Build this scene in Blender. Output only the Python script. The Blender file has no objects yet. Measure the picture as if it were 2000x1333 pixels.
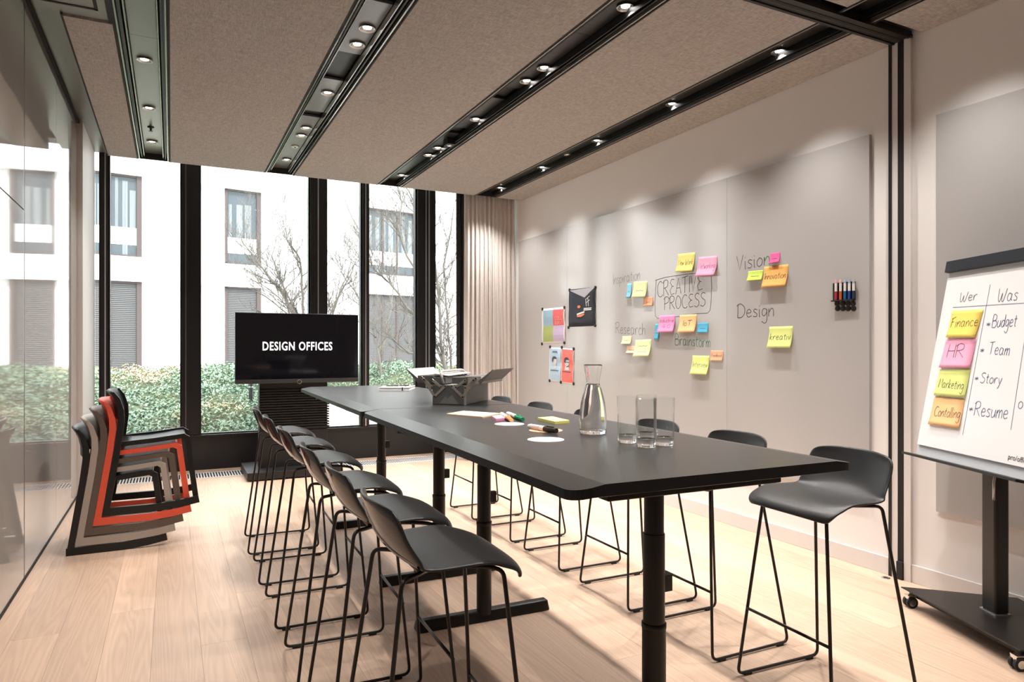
import bpy, bmesh, math, random
from mathutils import Vector, Matrix
R = random.Random(7)
rad = math.radians

# ------------------------------------------------------------------ camera, world, light, exposure
EYE = 1.30
F = 1333.0
YAW = math.atan(665 / 1333)
S_, C_ = math.sin(YAW), math.cos(YAW)
scn = bpy.context.scene
col = scn.collection
cd = bpy.data.cameras.new('camera'); cam = bpy.data.objects.new('camera', cd); col.objects.link(cam)
cd.sensor_width = 36; cd.lens = 36 * F / 2000; cd.shift_y = 13.5 / 2000; cd.clip_start = 0.05; cd.clip_end = 200
cam.location = (0, 0, EYE); cam.rotation_euler = (rad(90), 0, -YAW)
scn.camera = cam
w = bpy.data.worlds.new('world'); scn.world = w; w.use_nodes = True
bg = w.node_tree.nodes['Background']; bg.inputs[0].default_value = (0.92, 0.965, 1.0, 1); bg.inputs[1].default_value = 3.5
sd = bpy.data.lights.new('sun', 'SUN'); sd.energy = 5.0; sd.angle = rad(12); sd.color = (1, .97, .92)
so = bpy.data.objects.new('sun', sd); col.objects.link(so); so.rotation_euler = (rad(42), 0, rad(-14)); so.location = (0, -6, 12)
scn.view_settings.view_transform = 'Standard'; scn.view_settings.look = 'None'
scn.view_settings.gamma = 1; scn.view_settings.use_curve_mapping = False
scn.view_settings.exposure = 0.6
SPOT_W = 68.0
SPOT_COL = (1.0, 0.94, 0.88)

# ------------------------------------------------------------------ pixel helpers (a pixel gives a direction, a surface gives the distance)
def ray(px, py):
    u = (px - 1000) / F; v = -(py - 680) / F
    return Vector((S_ + u * C_, C_ - u * S_, v))
def onZ(px, py, z):
    r = ray(px, py); return Vector((0, 0, EYE)) + r * ((z - EYE) / r.z)
def onX(px, py, x):
    r = ray(px, py); return Vector((0, 0, EYE)) + r * (x / r.x)
def onY(px, py, y):
    r = ray(px, py); return Vector((0, 0, EYE)) + r * (y / r.y)
def onP(px, py, P, N):
    r = ray(px, py); o = Vector((0, 0, EYE)); return o + r * ((P - o).dot(N) / r.dot(N))

# ------------------------------------------------------------------ materials
def mat(name, c, rough=.5, metal=0, spec=.5, coat=0, coat_r=.05, noise=None, bump=None, emit=None, trans=0, ior=1.45, sheen=0):
    m = bpy.data.materials.new(name); m.use_nodes = True
    nt = m.node_tree; b = nt.nodes['Principled BSDF']
    b.inputs['Base Color'].default_value = (*c, 1); b.inputs['Roughness'].default_value = rough
    b.inputs['Metallic'].default_value = metal; b.inputs['Specular IOR Level'].default_value = spec
    b.inputs['Coat Weight'].default_value = coat; b.inputs['Coat Roughness'].default_value = coat_r
    b.inputs['Transmission Weight'].default_value = trans; b.inputs['IOR'].default_value = ior
    b.inputs['Sheen Weight'].default_value = sheen
    if emit: b.inputs['Emission Color'].default_value = (*emit[0], 1); b.inputs['Emission Strength'].default_value = emit[1]
    if noise or bump:
        tc = nt.nodes.new('ShaderNodeTexCoord')
    if noise:   # (scale vec, amount)
        mp = nt.nodes.new('ShaderNodeMapping'); mp.inputs['Scale'].default_value = noise[0]
        nz = nt.nodes.new('ShaderNodeTexNoise'); nz.inputs['Scale'].default_value = 1; nz.inputs['Detail'].default_value = 5
        nt.links.new(tc.outputs['Object'], mp.inputs[0]); nt.links.new(mp.outputs[0], nz.inputs[0])
        rp = nt.nodes.new('ShaderNodeMix'); rp.data_type = 'RGBA'
        a = noise[1]
        rp.inputs[6].default_value = (*[max(0, x * (1 - a)) for x in c], 1); rp.inputs[7].default_value = (*[min(1, x * (1 + a)) for x in c], 1)
        nt.links.new(nz.outputs[0], rp.inputs[0]); nt.links.new(rp.outputs[2], b.inputs['Base Color'])
    if bump:    # (scale vec, strength, distance)
        mp2 = nt.nodes.new('ShaderNodeMapping'); mp2.inputs['Scale'].default_value = bump[0]
        n2 = nt.nodes.new('ShaderNodeTexNoise'); n2.inputs['Scale'].default_value = 1; n2.inputs['Detail'].default_value = 4
        nt.links.new(tc.outputs['Object'], mp2.inputs[0]); nt.links.new(mp2.outputs[0], n2.inputs[0])
        bp = nt.nodes.new('ShaderNodeBump'); bp.inputs['Strength'].default_value = bump[1]; bp.inputs['Distance'].default_value = bump[2]
        nt.links.new(n2.outputs[0], bp.inputs['Height']); nt.links.new(bp.outputs[0], b.inputs['Normal'])
    return m

def oak_mat():
    m = bpy.data.materials.new('oak_floor'); m.use_nodes = True
    nt = m.node_tree; b = nt.nodes['Principled BSDF']; L = nt.links.new; N = nt.nodes.new
    tc = N('ShaderNodeTexCoord'); oi = N('ShaderNodeObjectInfo')
    off = N('ShaderNodeVectorMath'); off.operation = 'MULTIPLY_ADD'; off.inputs[1].default_value = (37, 91, 13)
    cmb = N('ShaderNodeCombineXYZ')
    for i in range(3): L(oi.outputs['Random'], cmb.inputs[i])
    L(cmb.outputs[0], off.inputs[0]); L(tc.outputs['Object'], off.inputs[2])
    mp = N('ShaderNodeMapping'); mp.inputs['Scale'].default_value = (6.5, 0.38, 1); L(off.outputs[0], mp.inputs[0])
    # large warped rings = cathedral grain
    n1 = N('ShaderNodeTexNoise'); n1.inputs['Scale'].default_value = 1.1; n1.inputs['Detail'].default_value = 1.5; L(mp.outputs[0], n1.inputs[0])
    mul = N('ShaderNodeMath'); mul.operation = 'MULTIPLY'; mul.inputs[1].default_value = 150; L(n1.outputs[0], mul.inputs[0])
    sn = N('ShaderNodeMath'); sn.operation = 'SINE'; L(mul.outputs[0], sn.inputs[0])
    mr = N('ShaderNodeMapRange'); mr.inputs[1].default_value = -1; mr.inputs[2].default_value = 1; L(sn.outputs[0], mr.inputs[0])
    mp2 = N('ShaderNodeMapping'); mp2.inputs['Scale'].default_value = (160, 5, 1); L(off.outputs[0], mp2.inputs[0])
    n2 = N('ShaderNodeTexNoise'); n2.inputs['Scale'].default_value = 1; n2.inputs['Detail'].default_value = 3; L(mp2.outputs[0], n2.inputs[0])
    mix = N('ShaderNodeMix'); mix.data_type = 'FLOAT'; mix.inputs[0].default_value = .68; L(mr.outputs[0], mix.inputs[2]); L(n2.outputs[0], mix.inputs[3])
    cr = N('ShaderNodeValToRGB'); L(mix.outputs[0], cr.inputs[0])
    cr.color_ramp.elements[0].position = .05; cr.color_ramp.elements[0].color = (.46, .32, .235, 1)
    cr.color_ramp.elements[1].position = .8; cr.color_ramp.elements[1].color = (.61, .435, .32, 1)
    hv = N('ShaderNodeHueSaturation'); vr = N('ShaderNodeMapRange'); vr.inputs[3].default_value = .9; vr.inputs[4].default_value = 1.08
    L(oi.outputs['Random'], vr.inputs[0]); L(vr.outputs[0], hv.inputs['Value']); L(cr.outputs[0], hv.inputs['Color']); L(hv.outputs[0], b.inputs['Base Color'])
    b.inputs['Roughness'].default_value = .48
    bp = N('ShaderNodeBump'); bp.inputs['Strength'].default_value = .12; bp.inputs['Distance'].default_value = .001; L(mix.outputs[0], bp.inputs['Height']); L(bp.outputs[0], b.inputs['Normal'])
    return m

def fabric_mat(name, c, k=900, ct=.38):
    m = bpy.data.materials.new(name); m.use_nodes = True
    nt = m.node_tree; b = nt.nodes['Principled BSDF']; L = nt.links.new; N = nt.nodes.new
    tc = N('ShaderNodeTexCoord'); out = []
    for sc in ((k * .6, k * .06, k * .06), (k * .06, k * .6, k * .06)):
        mp = N('ShaderNodeMapping'); mp.inputs['Scale'].default_value = sc; L(tc.outputs['Object'], mp.inputs[0])
        n = N('ShaderNodeTexNoise'); n.inputs['Scale'].default_value = 1; n.inputs['Detail'].default_value = 2; L(mp.outputs[0], n.inputs[0]); out.append(n)
    ad = N('ShaderNodeMath'); ad.operation = 'ADD'; L(out[0].outputs[0], ad.inputs[0]); L(out[1].outputs[0], ad.inputs[1])
    cr = N('ShaderNodeMapRange'); cr.inputs[1].default_value = .6; cr.inputs[2].default_value = 1.4; L(ad.outputs[0], cr.inputs[0])
    mx = N('ShaderNodeMix'); mx.data_type = 'RGBA'; mx.inputs[6].default_value = (*[x * (1 - ct) for x in c], 1); mx.inputs[7].default_value = (*[x * (1 + ct) for x in c], 1)
    L(cr.outputs[0], mx.inputs[0]); L(mx.outputs[2], b.inputs['Base Color']); b.inputs['Roughness'].default_value = .95; b.inputs['Specular IOR Level'].default_value = .1
    bp = N('ShaderNodeBump'); bp.inputs['Strength'].default_value = .3; bp.inputs['Distance'].default_value = .002; L(ad.outputs[0], bp.inputs['Height']); L(bp.outputs[0], b.inputs['Normal'])
    return m

def pane_mat(name, tint=(1, 1, 1), ior=1.5, rough=0.0):
    m = bpy.data.materials.new(name); m.use_nodes = True
    nt = m.node_tree; nt.nodes.remove(nt.nodes['Principled BSDF']); L = nt.links.new; N = nt.nodes.new
    tr = N('ShaderNodeBsdfTransparent'); tr.inputs[0].default_value = (*tint, 1)
    gl = N('ShaderNodeBsdfGlossy'); gl.inputs['Roughness'].default_value = rough
    lw = N('ShaderNodeLayerWeight'); lw.inputs[0].default_value = .5
    pw = N('ShaderNodeMath'); pw.operation = 'POWER'; pw.inputs[1].default_value = 4.0; L(lw.outputs['Facing'], pw.inputs[0])
    fr = N('ShaderNodeMath'); fr.operation = 'MULTIPLY_ADD'; fr.inputs[1].default_value = .75; fr.inputs[2].default_value = ((ior - 1) / (ior + 1)) ** 2; L(pw.outputs[0], fr.inputs[0])
    mx = N('ShaderNodeMixShader'); L(fr.outputs[0], mx.inputs[0]); L(tr.outputs[0], mx.inputs[1]); L(gl.outputs[0], mx.inputs[2])
    L(mx.outputs[0], nt.nodes['Material Output'].inputs[0])
    return m

def leaf_mat(name, cols):
    m = bpy.data.materials.new(name); m.use_nodes = True
    nt = m.node_tree; b = nt.nodes['Principled BSDF']; L = nt.links.new; N = nt.nodes.new
    tc = N('ShaderNodeTexCoord')
    nz = N('ShaderNodeTexNoise'); nz.inputs['Scale'].default_value = .75; nz.inputs['Detail'].default_value = 4; nz.inputs['Roughness'].default_value = .65
    L(tc.outputs['Object'], nz.inputs[0])
    n3 = N('ShaderNodeTexNoise'); n3.inputs['Scale'].default_value = 23; L(tc.outputs['Object'], n3.inputs[0])
    mx = N('ShaderNodeMix'); mx.data_type = 'FLOAT'; mx.inputs[0].default_value = .3; L(nz.outputs[0], mx.inputs[2]); L(n3.outputs[0], mx.inputs[3])
    cr = N('ShaderNodeValToRGB'); L(mx.outputs[0], cr.inputs[0]); e = cr.color_ramp.elements
    e[0].position = cols[0][0]; e[0].color = (*cols[0][1], 1); e[1].position = cols[-1][0]; e[1].color = (*cols[-1][1], 1)
    for p, c in cols[1:-1]:
        q = e.new(p); q.color = (*c, 1)
    L(cr.outputs[0], b.inputs['Base Color']); b.inputs['Roughness'].default_value = .6
    return m

M = {}
M['oak'] = oak_mat()
M['fabric'] = fabric_mat('ceiling_textile', (.41, .39, .37), 520)
M['plaster'] = mat('wall_paint', (.80, .775, .765), .75, noise=((2, 2, 2), .02))
M['board'] = mat('whiteboard_grey', (.46, .45, .447), .12, spec=.75, noise=((.6, .6, .6), .02))
M['board_seam'] = mat('board_seam', (.2, .19, .18), .6)
M['lacquer'] = mat('lacquered_glass_panel', (.44, .415, .395), .03, spec=.7)
M['dark_gap'] = mat('dark_gap', (.012, .011, .011), .7)
M['black_metal'] = mat('black_powder_coat', (.009, .009, .009), .45, noise=((60, 60, 60), .15))
M['bronze_metal'] = mat('dark_bronze_coat', (.012, .010, .009), .38)
M['frame_metal'] = mat('window_frame_metal', (.012, .012, .013), .36)
M['frame_light'] = mat('frame_seal_bright', (.55, .56, .57), .3, metal=1)
M['grey_metal'] = mat('grey_steel_plate', (.26, .255, .26), .3, metal=.5)
M['plate_dark_reflect'] = mat('steel_plate_dark_reflection', (.022, .02, .019), .28)  # grey channel plate with its dark reflection put into the colour
M['bulk_metal'] = mat('bulkhead_plate', (.25, .235, .225), .33, metal=.5)
M['rail_metal'] = mat('polished_rail', (.40, .38, .37), .2, metal=.7)
M['chrome'] = mat('chrome', (.75, .75, .75), .12, metal=1)
M['white_frame'] = mat('jamb_paint', (.68, .65, .63), .5)
M['table_top'] = mat('black_laminate', (.011, .011, .012), .31, spec=.9, noise=((90, 90, 90), .12))
M['table_edge'] = mat('black_table_edge', (.008, .008, .008), .4, spec=.35)
M['table_leg'] = mat('black_steel_leg', (.009, .0075, .0065), .38, spec=.4)
M['seat_top'] = mat('satin_black_shell', (.017, .0172, .018), .40)
M['seat_back'] = mat('gloss_black_shell', (.010, .010, .011), .10, spec=.45)
M['wire'] = mat('dark_wire_frame', (.016, .012, .010), .36, spec=.45)
M['rubber'] = mat('rubber', (.015, .015, .015), .7)
M['p_black'] = mat('black_plastic', (.009, .0095, .0105), .42)
M['p_light'] = mat('light_taupe_plastic', (.42, .37, .325), .45)
M['p_taupe'] = mat('dark_taupe_plastic', (.125, .095, .075), .45)
M['p_red'] = mat('poppy_red_plastic', (.80, .11, .06), .42)
M['screen'] = mat('tv_glass', (.004, .004, .006), .06)
M['bezel'] = mat('tv_bezel', (.03, .03, .032), .35)
M['tv_text'] = mat('screen_lettering', (.9, .9, .9), .5, emit=((1, 1, 1), 1.0))
M['paper'] = mat('white_paper', (.80, .80, .82), .8)
M['paper_edge'] = mat('chart_board', (.62, .64, .68), .5)
M['ink'] = mat('grey_marker_ink', (.10, .10, .115), .6)
M['ink_blue'] = mat('blue_marker_ink', (.07, .09, .20), .6)
M['ink_green'] = mat('green_marker_ink', (.03, .25, .17), .6)
M['ink_dark'] = mat('black_marker_ink', (.03, .028, .025), .6)
M['ink_purple'] = mat('purple_marker_ink', (.22, .06, .22), .6)
for k, c in dict(yellow=(.80, .72, .23), lime=(.72, .78, .27), palegreen=(.74, .83, .47), pink=(.93, .42, .60), hotpink=(.86, .13, .34), rose=(.88, .33, .58),
                 orange=(.93, .47, .14), peach=(.96, .57, .28), salmon=(.93, .46, .28), blue=(.10, .47, .72), sky=(.24, .62, .80), gold=(.95, .71, .16),
                 limeg=(.60, .76, .14), palepeach=(.95, .66, .48)).items():
    M['n_' + k] = mat('note_' + k, c, .8)
M['curtain'] = fabric_mat('beige_curtain', (.64, .60, .57), 700, .10)
M['dark_curtain'] = fabric_mat('dark_curtain', (.055, .055, .055), 700)
M['pane'] = pane_mat('window_glass', (.97, .985, .98), 1.45)
M['far_pane'] = mat('far_window_glass', (.075, .09, .10), .25, spec=.25)
M['glass'] = mat('clear_glass', (1, 1, 1), 0, trans=1, ior=1.45)
M['thin_glass'] = pane_mat('thin_glass', (.985, .99, .99), 1.25)
M['water'] = mat('water', (1, 1, 1), 0, trans=1, ior=1.33)
M['facade'] = mat('white_render', (.80, .80, .79), .9, noise=((1, 1, 1), .03))
M['brown_frame'] = mat('brown_window_frame', (.085, .068, .066), .6, spec=.2)
M['far_curtain'] = mat('far_curtain', (.17, .19, .20), .9, noise=((18, 18, .4), .5))
M['far_blind'] = mat('far_blind', (.13, .12, .118), .8, spec=.2)
M['bark'] = mat('bark', (.14, .125, .11), .9, noise=((9, 9, 3), .35))
M['gravel'] = mat('white_gravel', (.62, .60, .57), .95, noise=((7, 7, 7), .3))
M['soil'] = mat('soil', (.10, .12, .07), .95)
M['leaves'] = leaf_mat('groundcover_leaves', [(.33, (.04, .075, .055)), (.42, (.12, .185, .13)), (.50, (.21, .30, .21)), (.57, (.30, .345, .22)), (.63, (.46, .26, .15)), (.70, (.32, .39, .31))])
M['tool_grey'] = mat('toolbox_grey_enamel', (.145, .145, .145), .38, noise=((40, 40, 40), .15))
M['tool_light'] = mat('toolbox_light_enamel', (.42, .41, .39), .38, noise=((40, 40, 40), .12))
M['tool_steel'] = mat('toolbox_steel_arm', (.5, .48, .45), .35, metal=.8)
M['board_paper'] = mat('kraft_board', (.86, .60, .37), .8)
M['pad_side'] = mat('pad_side', (.75, .70, .20), .8)
M['white_plastic'] = mat('white_plastic', (.8, .78, .76), .4)
M['lens'] = mat('downlight_lens', (1, 1, 1), .4, emit=((1, .95, .88), 12.0))
M['reflector'] = mat('downlight_reflector', (.62, .60, .57), .3, metal=1)
M['card_white'] = mat('white_card', (.86, .86, .84), .8)
M['card_orange'] = mat('orange_card', (.90, .50, .30), .8)

# ------------------------------------------------------------------ mesh helpers
class MB:
    def __init__(s, o=(0, 0, 0)):
        s.v = []; s.f = []; s.mi = []; s.o = Vector(o); s.cm = 0
    def add(s, vs, fs):
        n = len(s.v); s.v += [tuple(Vector(p) - s.o) for p in vs]; s.f += [tuple(i + n for i in f) for f in fs]; s.mi += [s.cm] * len(fs); return s
    def box(s, x0, x1, y0, y1, z0, z1):
        return s.add([(x0, y0, z0), (x1, y0, z0), (x1, y1, z0), (x0, y1, z0), (x0, y0, z1), (x1, y0, z1), (x1, y1, z1), (x0, y1, z1)],
                     [(0, 3, 2, 1), (4, 5, 6, 7), (0, 1, 5, 4), (1, 2, 6, 5), (2, 3, 7, 6), (3, 0, 4, 7)])
    def hexa(s, a, b):      # two quads (bottom, top) in the same order
        return s.add(list(a) + list(b), [(0, 3, 2, 1), (4, 5, 6, 7), (0, 1, 5, 4), (1, 2, 6, 5), (2, 3, 7, 6), (3, 0, 4, 7)])
    def slab(s, quad, n, t):
        n = Vector(n).normalized(); return s.hexa([Vector(q) for q in quad], [Vector(q) + n * t for q in quad])
    def prism(s, poly, z0, z1):
        n = len(poly)
        return s.add([(x, y, z0) for x, y in poly] + [(x, y, z1) for x, y in poly],
                     [tuple(range(n))[::-1], tuple(range(n, 2 * n))] + [(i, (i + 1) % n, n + (i + 1) % n, n + i) for i in range(n)])
    def lathe(s, prof, n=24, c=(0, 0, 0), closed=False):
        vs = []; fs = []; m = len(prof)
        for i in range(n):
            a = 2 * math.pi * i / n
            for r, z in prof: vs.append((c[0] + r * math.cos(a), c[1] + r * math.sin(a), c[2] + z))
        for i in range(n):
            j = (i + 1) % n
            for k in range(m - 1): fs.append((i * m + k, j * m + k, j * m + k + 1, i * m + k + 1))
            if closed: fs.append((i * m + m - 1, j * m + m - 1, j * m, i * m))
        if not closed:
            if prof[0][0] > 1e-6: fs.append(tuple(i * m for i in range(n))[::-1])
            if prof[-1][0] > 1e-6: fs.append(tuple(i * m + m - 1 for i in range(n)))
        return s.add(vs, fs)
    def cyl(s, p0, p1, r0, r1=None, n=12):
        return s.tube([p0, p1], [r0, r1 if r1 is not None else r0], n)
    def tube(s, path, r, n=8):
        P = [Vector(p) for p in path]; rr = r if isinstance(r, (list, tuple)) else [r] * len(P)
        vs = []; fs = []; up = None
        for i, p in enumerate(P):
            if i == 0: t = P[1] - p
            elif i == len(P) - 1: t = p - P[i - 1]
            else: t = (P[i + 1] - p).normalized() + (p - P[i - 1]).normalized()
            t.normalize()
            if up is None:
                up = Vector((0, 0, 1)) if abs(t.z) < .9 else Vector((1, 0, 0))
            a = up - t * up.dot(t)
            if a.length < 1e-5: a = t.orthogonal()
            a.normalize(); up = a; b = t.cross(a)
            for k in range(n):
                q = 2 * math.pi * k / n; vs.append(p + (a * math.cos(q) + b * math.sin(q)) * rr[i])
        for i in range(len(P) - 1):
            for k in range(n):
                fs.append((i * n + k, i * n + (k + 1) % n, (i + 1) * n + (k + 1) % n, (i + 1) * n + k))
        fs.append(tuple(range(n))[::-1]); fs.append(tuple(range((len(P) - 1) * n, len(P) * n)))
        return s.add(vs, fs)
    def grid(s, rows):
        m = len(rows[0]); vs = [p for r in rows for p in r]
        return s.add(vs, [(i * m + k, i * m + k + 1, (i + 1) * m + k + 1, (i + 1) * m + k) for i in range(len(rows) - 1) for k in range(m - 1)])
    def mesh(s, name, mats, smooth=False):
        me = bpy.data.meshes.new(name); me.from_pydata(s.v, [], s.f)
        for m in (mats if isinstance(mats, (list, tuple)) else [mats]): me.materials.append(m)
        if any(s.mi): me.polygons.foreach_set('material_index', s.mi)
        me.validate(); 
        if smooth:
            me.polygons.foreach_set('use_smooth', [True] * len(me.polygons))
        return me
    def build(s, name, mats, parent=None, smooth=False, bevel=0, seg=2, auto=None):
        ob = bpy.data.objects.new(name, s.mesh(name, mats, smooth)); col.objects.link(ob)
        if parent: ob.parent = parent
        if bevel:
            b = ob.modifiers.new('bevel', 'BEVEL'); b.width = bevel; b.segments = seg; b.limit_method = 'ANGLE'; b.angle_limit = rad(40)
        if auto:
            try: ob.data.set_sharp_from_angle(angle=rad(auto))
            except Exception: pass
        return ob

def tag(o, label=None, cat=None, group=None, kind=None):
    if label: o['label'] = label
    if cat: o['category'] = cat
    if group: o['group'] = group
    if kind: o['kind'] = kind
    return o
def thing(name, label, cat, loc=(0, 0, 0), rz=0, group=None, kind=None):
    o = bpy.data.objects.new(name, None); o.empty_display_size = .1; col.objects.link(o); o.location = loc; o.rotation_euler = (0, 0, rz)
    return tag(o, label, cat, group, kind)
def struct(o): o['kind'] = 'structure'; return o
def copy_tree(o, parent=None):
    c = o.copy(); col.objects.link(c); c.parent = parent
    for ch in list(o.children): copy_tree(ch, c)
    return c
def fillet(pts, r, n=5):
    out = [Vector(pts[0])]
    for i in range(1, len(pts) - 1):
        p = Vector(pts[i]); a = Vector(pts[i - 1]) - p; b = Vector(pts[i + 1]) - p
        k = min(r, a.length * .45, b.length * .45); A = p + a.normalized() * k; B = p + b.normalized() * k
        for j in range(n + 1):
            t = j / n; out.append(A * (1 - t) ** 2 + p * 2 * t * (1 - t) + B * t * t)
    out.append(Vector(pts[-1])); return out
def strip_prism(mb, path, wd, y0, y1):     # path in (x,z); a bent bar of in-plane width wd, from y0 to y1
    P = [Vector(p) for p in path]; L_ = []; R_ = []
    for i, p in enumerate(P):
        if i == 0: t = P[1] - p
        elif i == len(P) - 1: t = p - P[-2]
        else: t = (P[i + 1] - p).normalized() + (p - P[i - 1]).normalized()
        t.normalize(); n = Vector((-t.y, t.x))
        k = 1
        if 0 < i < len(P) - 1:
            c = n.dot(Vector((-(p - P[i - 1]).normalized().y, (p - P[i - 1]).normalized().x))); k = 1 / max(.55, c)
        ww = wd[i] if isinstance(wd, (list, tuple)) else wd
        L_.append(p + n * ww / 2 * k); R_.append(p - n * ww / 2 * k)
    for i in range(len(P) - 1):
        q = [L_[i], L_[i + 1], R_[i + 1], R_[i]]
        a = [(u.x, y0, u.y) for u in q]; b = [(u.x, y1, u.y) for u in q]; vs = a + b
        f = [(0, 1, 2, 3), (7, 6, 5, 4), (0, 4, 5, 1), (2, 6, 7, 3)]
        if i == 0: f.append((3, 7, 4, 0))
        if i == len(P) - 2: f.append((1, 5, 6, 2))
        mb.add(vs, f)
    return mb

# ------------------------------------------------------------------ key dimensions
XL, XR, YW, YB, H = -.735, 3.68, 8.0, -2.6, 3.03
YC = 7.11            # where the ceiling stops in front of the window
XB = 3.66            # face of the grey boards

# ------------------------------------------------------------------ floor
fl = struct(MB().box(XL - .1, XR + .2, YB, YW + .05, -.12, -.012).build('floor', M['dark_gap']))
PW = .19; bank = {}
x = XL - .1; i = 0
while x < XR + .15:
    y = YB - R.uniform(0, 2.0)
    while y < YW:
        ln = 2.2; y1 = min(y + ln, YW); y0 = max(y, YB)
        if y1 - y0 > .03:
            key = round(y1 - y0, 2)
            if key not in bank:
                L2 = (y1 - y0) / 2 - .0004; e = .0012; hw = PW / 2 - .0004
                bank[key] = MB().hexa([(-hw, -L2, -.012), (hw, -L2, -.012), (hw, L2, -.012), (-hw, L2, -.012)],
                                      [(-hw, -L2, 0), (hw, -L2, 0), (hw, L2, 0), (-hw, L2, 0)]).mesh('plank', M['oak'])
            p = bpy.data.objects.new('plank', bank[key]); col.objects.link(p); p.parent = fl; p.location = (x + PW / 2, (y0 + y1) / 2, 0)
        y += ln
    x += PW

# trench grille in front of the window
g = thing('floor_grille', 'long slotted metal floor grille running below the dark window plinth', 'grille', (0, 7.62, 0))
mb = MB((0, 7.62, 0)); xx = -.69
while xx < 3.6:
    mb.box(xx, xx + .011, 7.47, 7.76, -.002, .004); xx += .0265
o = mb.build('slats', M['white_plastic'], g); o['kind'] = 'stuff'
MB((0, 7.62, 0)).box(-.69, 3.6, 7.47, 7.76, -.004, .0012).build('trough', M['dark_gap'], g)
MB((0, 7.62, 0)).box(-.69, 3.6, 7.455, 7.47, -.002, .005).box(-.69, 3.6, 7.76, 7.775, -.002, .005).build('edge_frame', M['white_plastic'], g)

# ------------------------------------------------------------------ left glossy wall
wl = struct(MB().box(XL - .12, XL - .02, YB, 6.98, 0, 3.4).build('wall_left', M['dark_gap']))
ys = [6.975 - 1.172 * k for k in range(9)]
for a, b in zip(ys[1:], ys[:-1]):
    a = max(a, YB)
    if b - a < .05: continue
    if abs(b - 4.631) < .05:
        MB().box(XL - .03, XL, a + .004, b - .022, .02, 2.065).build('wall_panel', M['lacquer'], wl)
        MB().box(XL - .03, XL, a + .004, b - .022, 2.073, 3.262).build('wall_panel', M['lacquer'], wl)
    else:
        MB().box(XL - .03, XL, a + .002, b - .003, .02, 3.262).build('wall_panel', M['lacquer'], wl)
MB().box(XL - .03, XL - .001, 4.613, 4.628, .02, 3.262).build('joint_profile', M['bulk_metal'], wl)
rv = struct(MB().box(XL - .12, -.692, 6.985, YW + .02, 0, 3.4).build('wall_left_reveal', M['white_frame']))
MB().box(-.7, -.6915, 7.0, YW, .0, 3.27).build('reveal_panel', M['white_frame'], rv)
struct(MB().box(XL - .02, XL + .004, YB, 6.98, 0, .018).build('baseboard_left', M['dark_gap']))

# ------------------------------------------------------------------ right wall, boards, partition jamb
struct(MB().box(XR, XR + .15, YB, YW + .02, 0, 3.5).build('wall_right', M['plaster']))
struct(MB().box(XR - .012, XR, 2.526, 7.6, 0, .10).build('baseboard_right', M['white_frame'], bevel=.002))
struct(MB().box(XR - .012, XR, YB, 2.395, 0, .10).build('baseboard_right_near', M['white_frame'], bevel=.002))
struct(MB().box(XL - .12, XR + .15, YB - .12, YB, 0, 3.5).build('wall_behind_camera', M['plaster']))

bd = thing('whiteboard', 'wide glossy grey magnetic whiteboard with handwriting covering the long right wall', 'whiteboard', (XR - .001, 4.9, .43))
ycuts = [7.165, onX(1108, 600, XB).y, onX(1420, 600, XB).y, 2.644]
for a, b in zip(ycuts[1:], ycuts[:-1]):
    MB((XR, 4.9, .43)).box(XB, XR - .001, a + .0012, b - .0012, .43, 2.553).build('board_panel', M['board'], bd)
MB((XR, 4.9, .43)).box(XB + .006, XR - .001, 2.65, 7.16, .436, 2.547).build('board_backing', M['board_seam'], bd)
b2 = thing('whiteboard', 'glossy grey whiteboard panel behind the flip chart', 'whiteboard', (XR, 1.3, .43))
for a, b in ((.78, 2.255), (-.7, .777)):
    MB((XR, 1.3, .43)).box(XB, XR - .001, a, b, .425, 2.547).build('board_panel', M['board'], b2)

jm = struct(MB().box(XR - .012, XR, 2.40, 2.526, 0, H).build('trim_1', M['dark_gap']))
for u0, u1, pr, nm, mk in ((2.508, 2.526, .020, 'jamb_edge', 'black_metal'), (2.474, 2.508, .016, 'jamb_strip', 'white_frame'), (2.395, 2.434, .020, 'jamb_strip', 'white_frame')):
    MB().box(XR - pr, XR, u0, u1, 0, H).build(nm, M[mk], jm)
MB().box(XR - .03, XR, 2.437, 2.472, 0, .10).build('jamb_foot', M['rubber'], jm)
tk = struct(MB().box(XL, XR - .002, 2.40, 2.505, 3.024, 3.06).build('trim_2', M['bronze_metal']))
MB().box(XL, XR - .002, 2.44, 2.458, 3.022, 3.05).build('track_slot', M['dark_gap'], tk)
MB().box(XL, XR - .002, 2.395, 2.412, 3.018, 3.04).build('track_lip', M['bronze_metal'], tk)
MB().box(XL, XR - .002, 2.49, 2.508, 3.018, 3.04).build('track_lip', M['bronze_metal'], tk)
fs = thing('floor_socket', 'small round metal floor bolt socket at the foot of the partition jamb', 'floor socket', tuple(onZ(1730, 1130, 0)))
MB().lathe([(0, .0), (.024, .0), (.024, .003), (.018, .004), (.017, .002), (0, .002)], 20).build('ring', M['chrome'], fs)
MB().lathe([(0, .0022), (.012, .0022), (.012, .0035), (0, .0035)], 16).build('plug', M['dark_gap'], fs)

# ------------------------------------------------------------------ ceiling
ce = struct(MB().box(XL - .12, XR + .15, YB, YC + .02, 3.28, 3.5).build('ceiling', M['dark_gap']))
MB().box(XL - .12, XR + .15, YC, YW + .3, 3.42, 3.5).build('pocket_lid', M['white_frame'], ce)
strips = [(-.275, -.015), (.822, 1.092), (1.948, 2.21), (3.075, 3.345)]
edges = [-.51] + [v for s in strips for v in s] + [XR]
for a, b in zip(edges[0::2], edges[1::2]):
    for y0, y1 in ((2.50, YC), (YB, 2.34)):
        if a == -.51:
            if y0 < 2.4: continue
            y0 = 4.22
        MB().box(a + .004, b - .004, y0, y1, H, 3.28).build('ceiling_panel', M['fabric'], ce)
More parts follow.
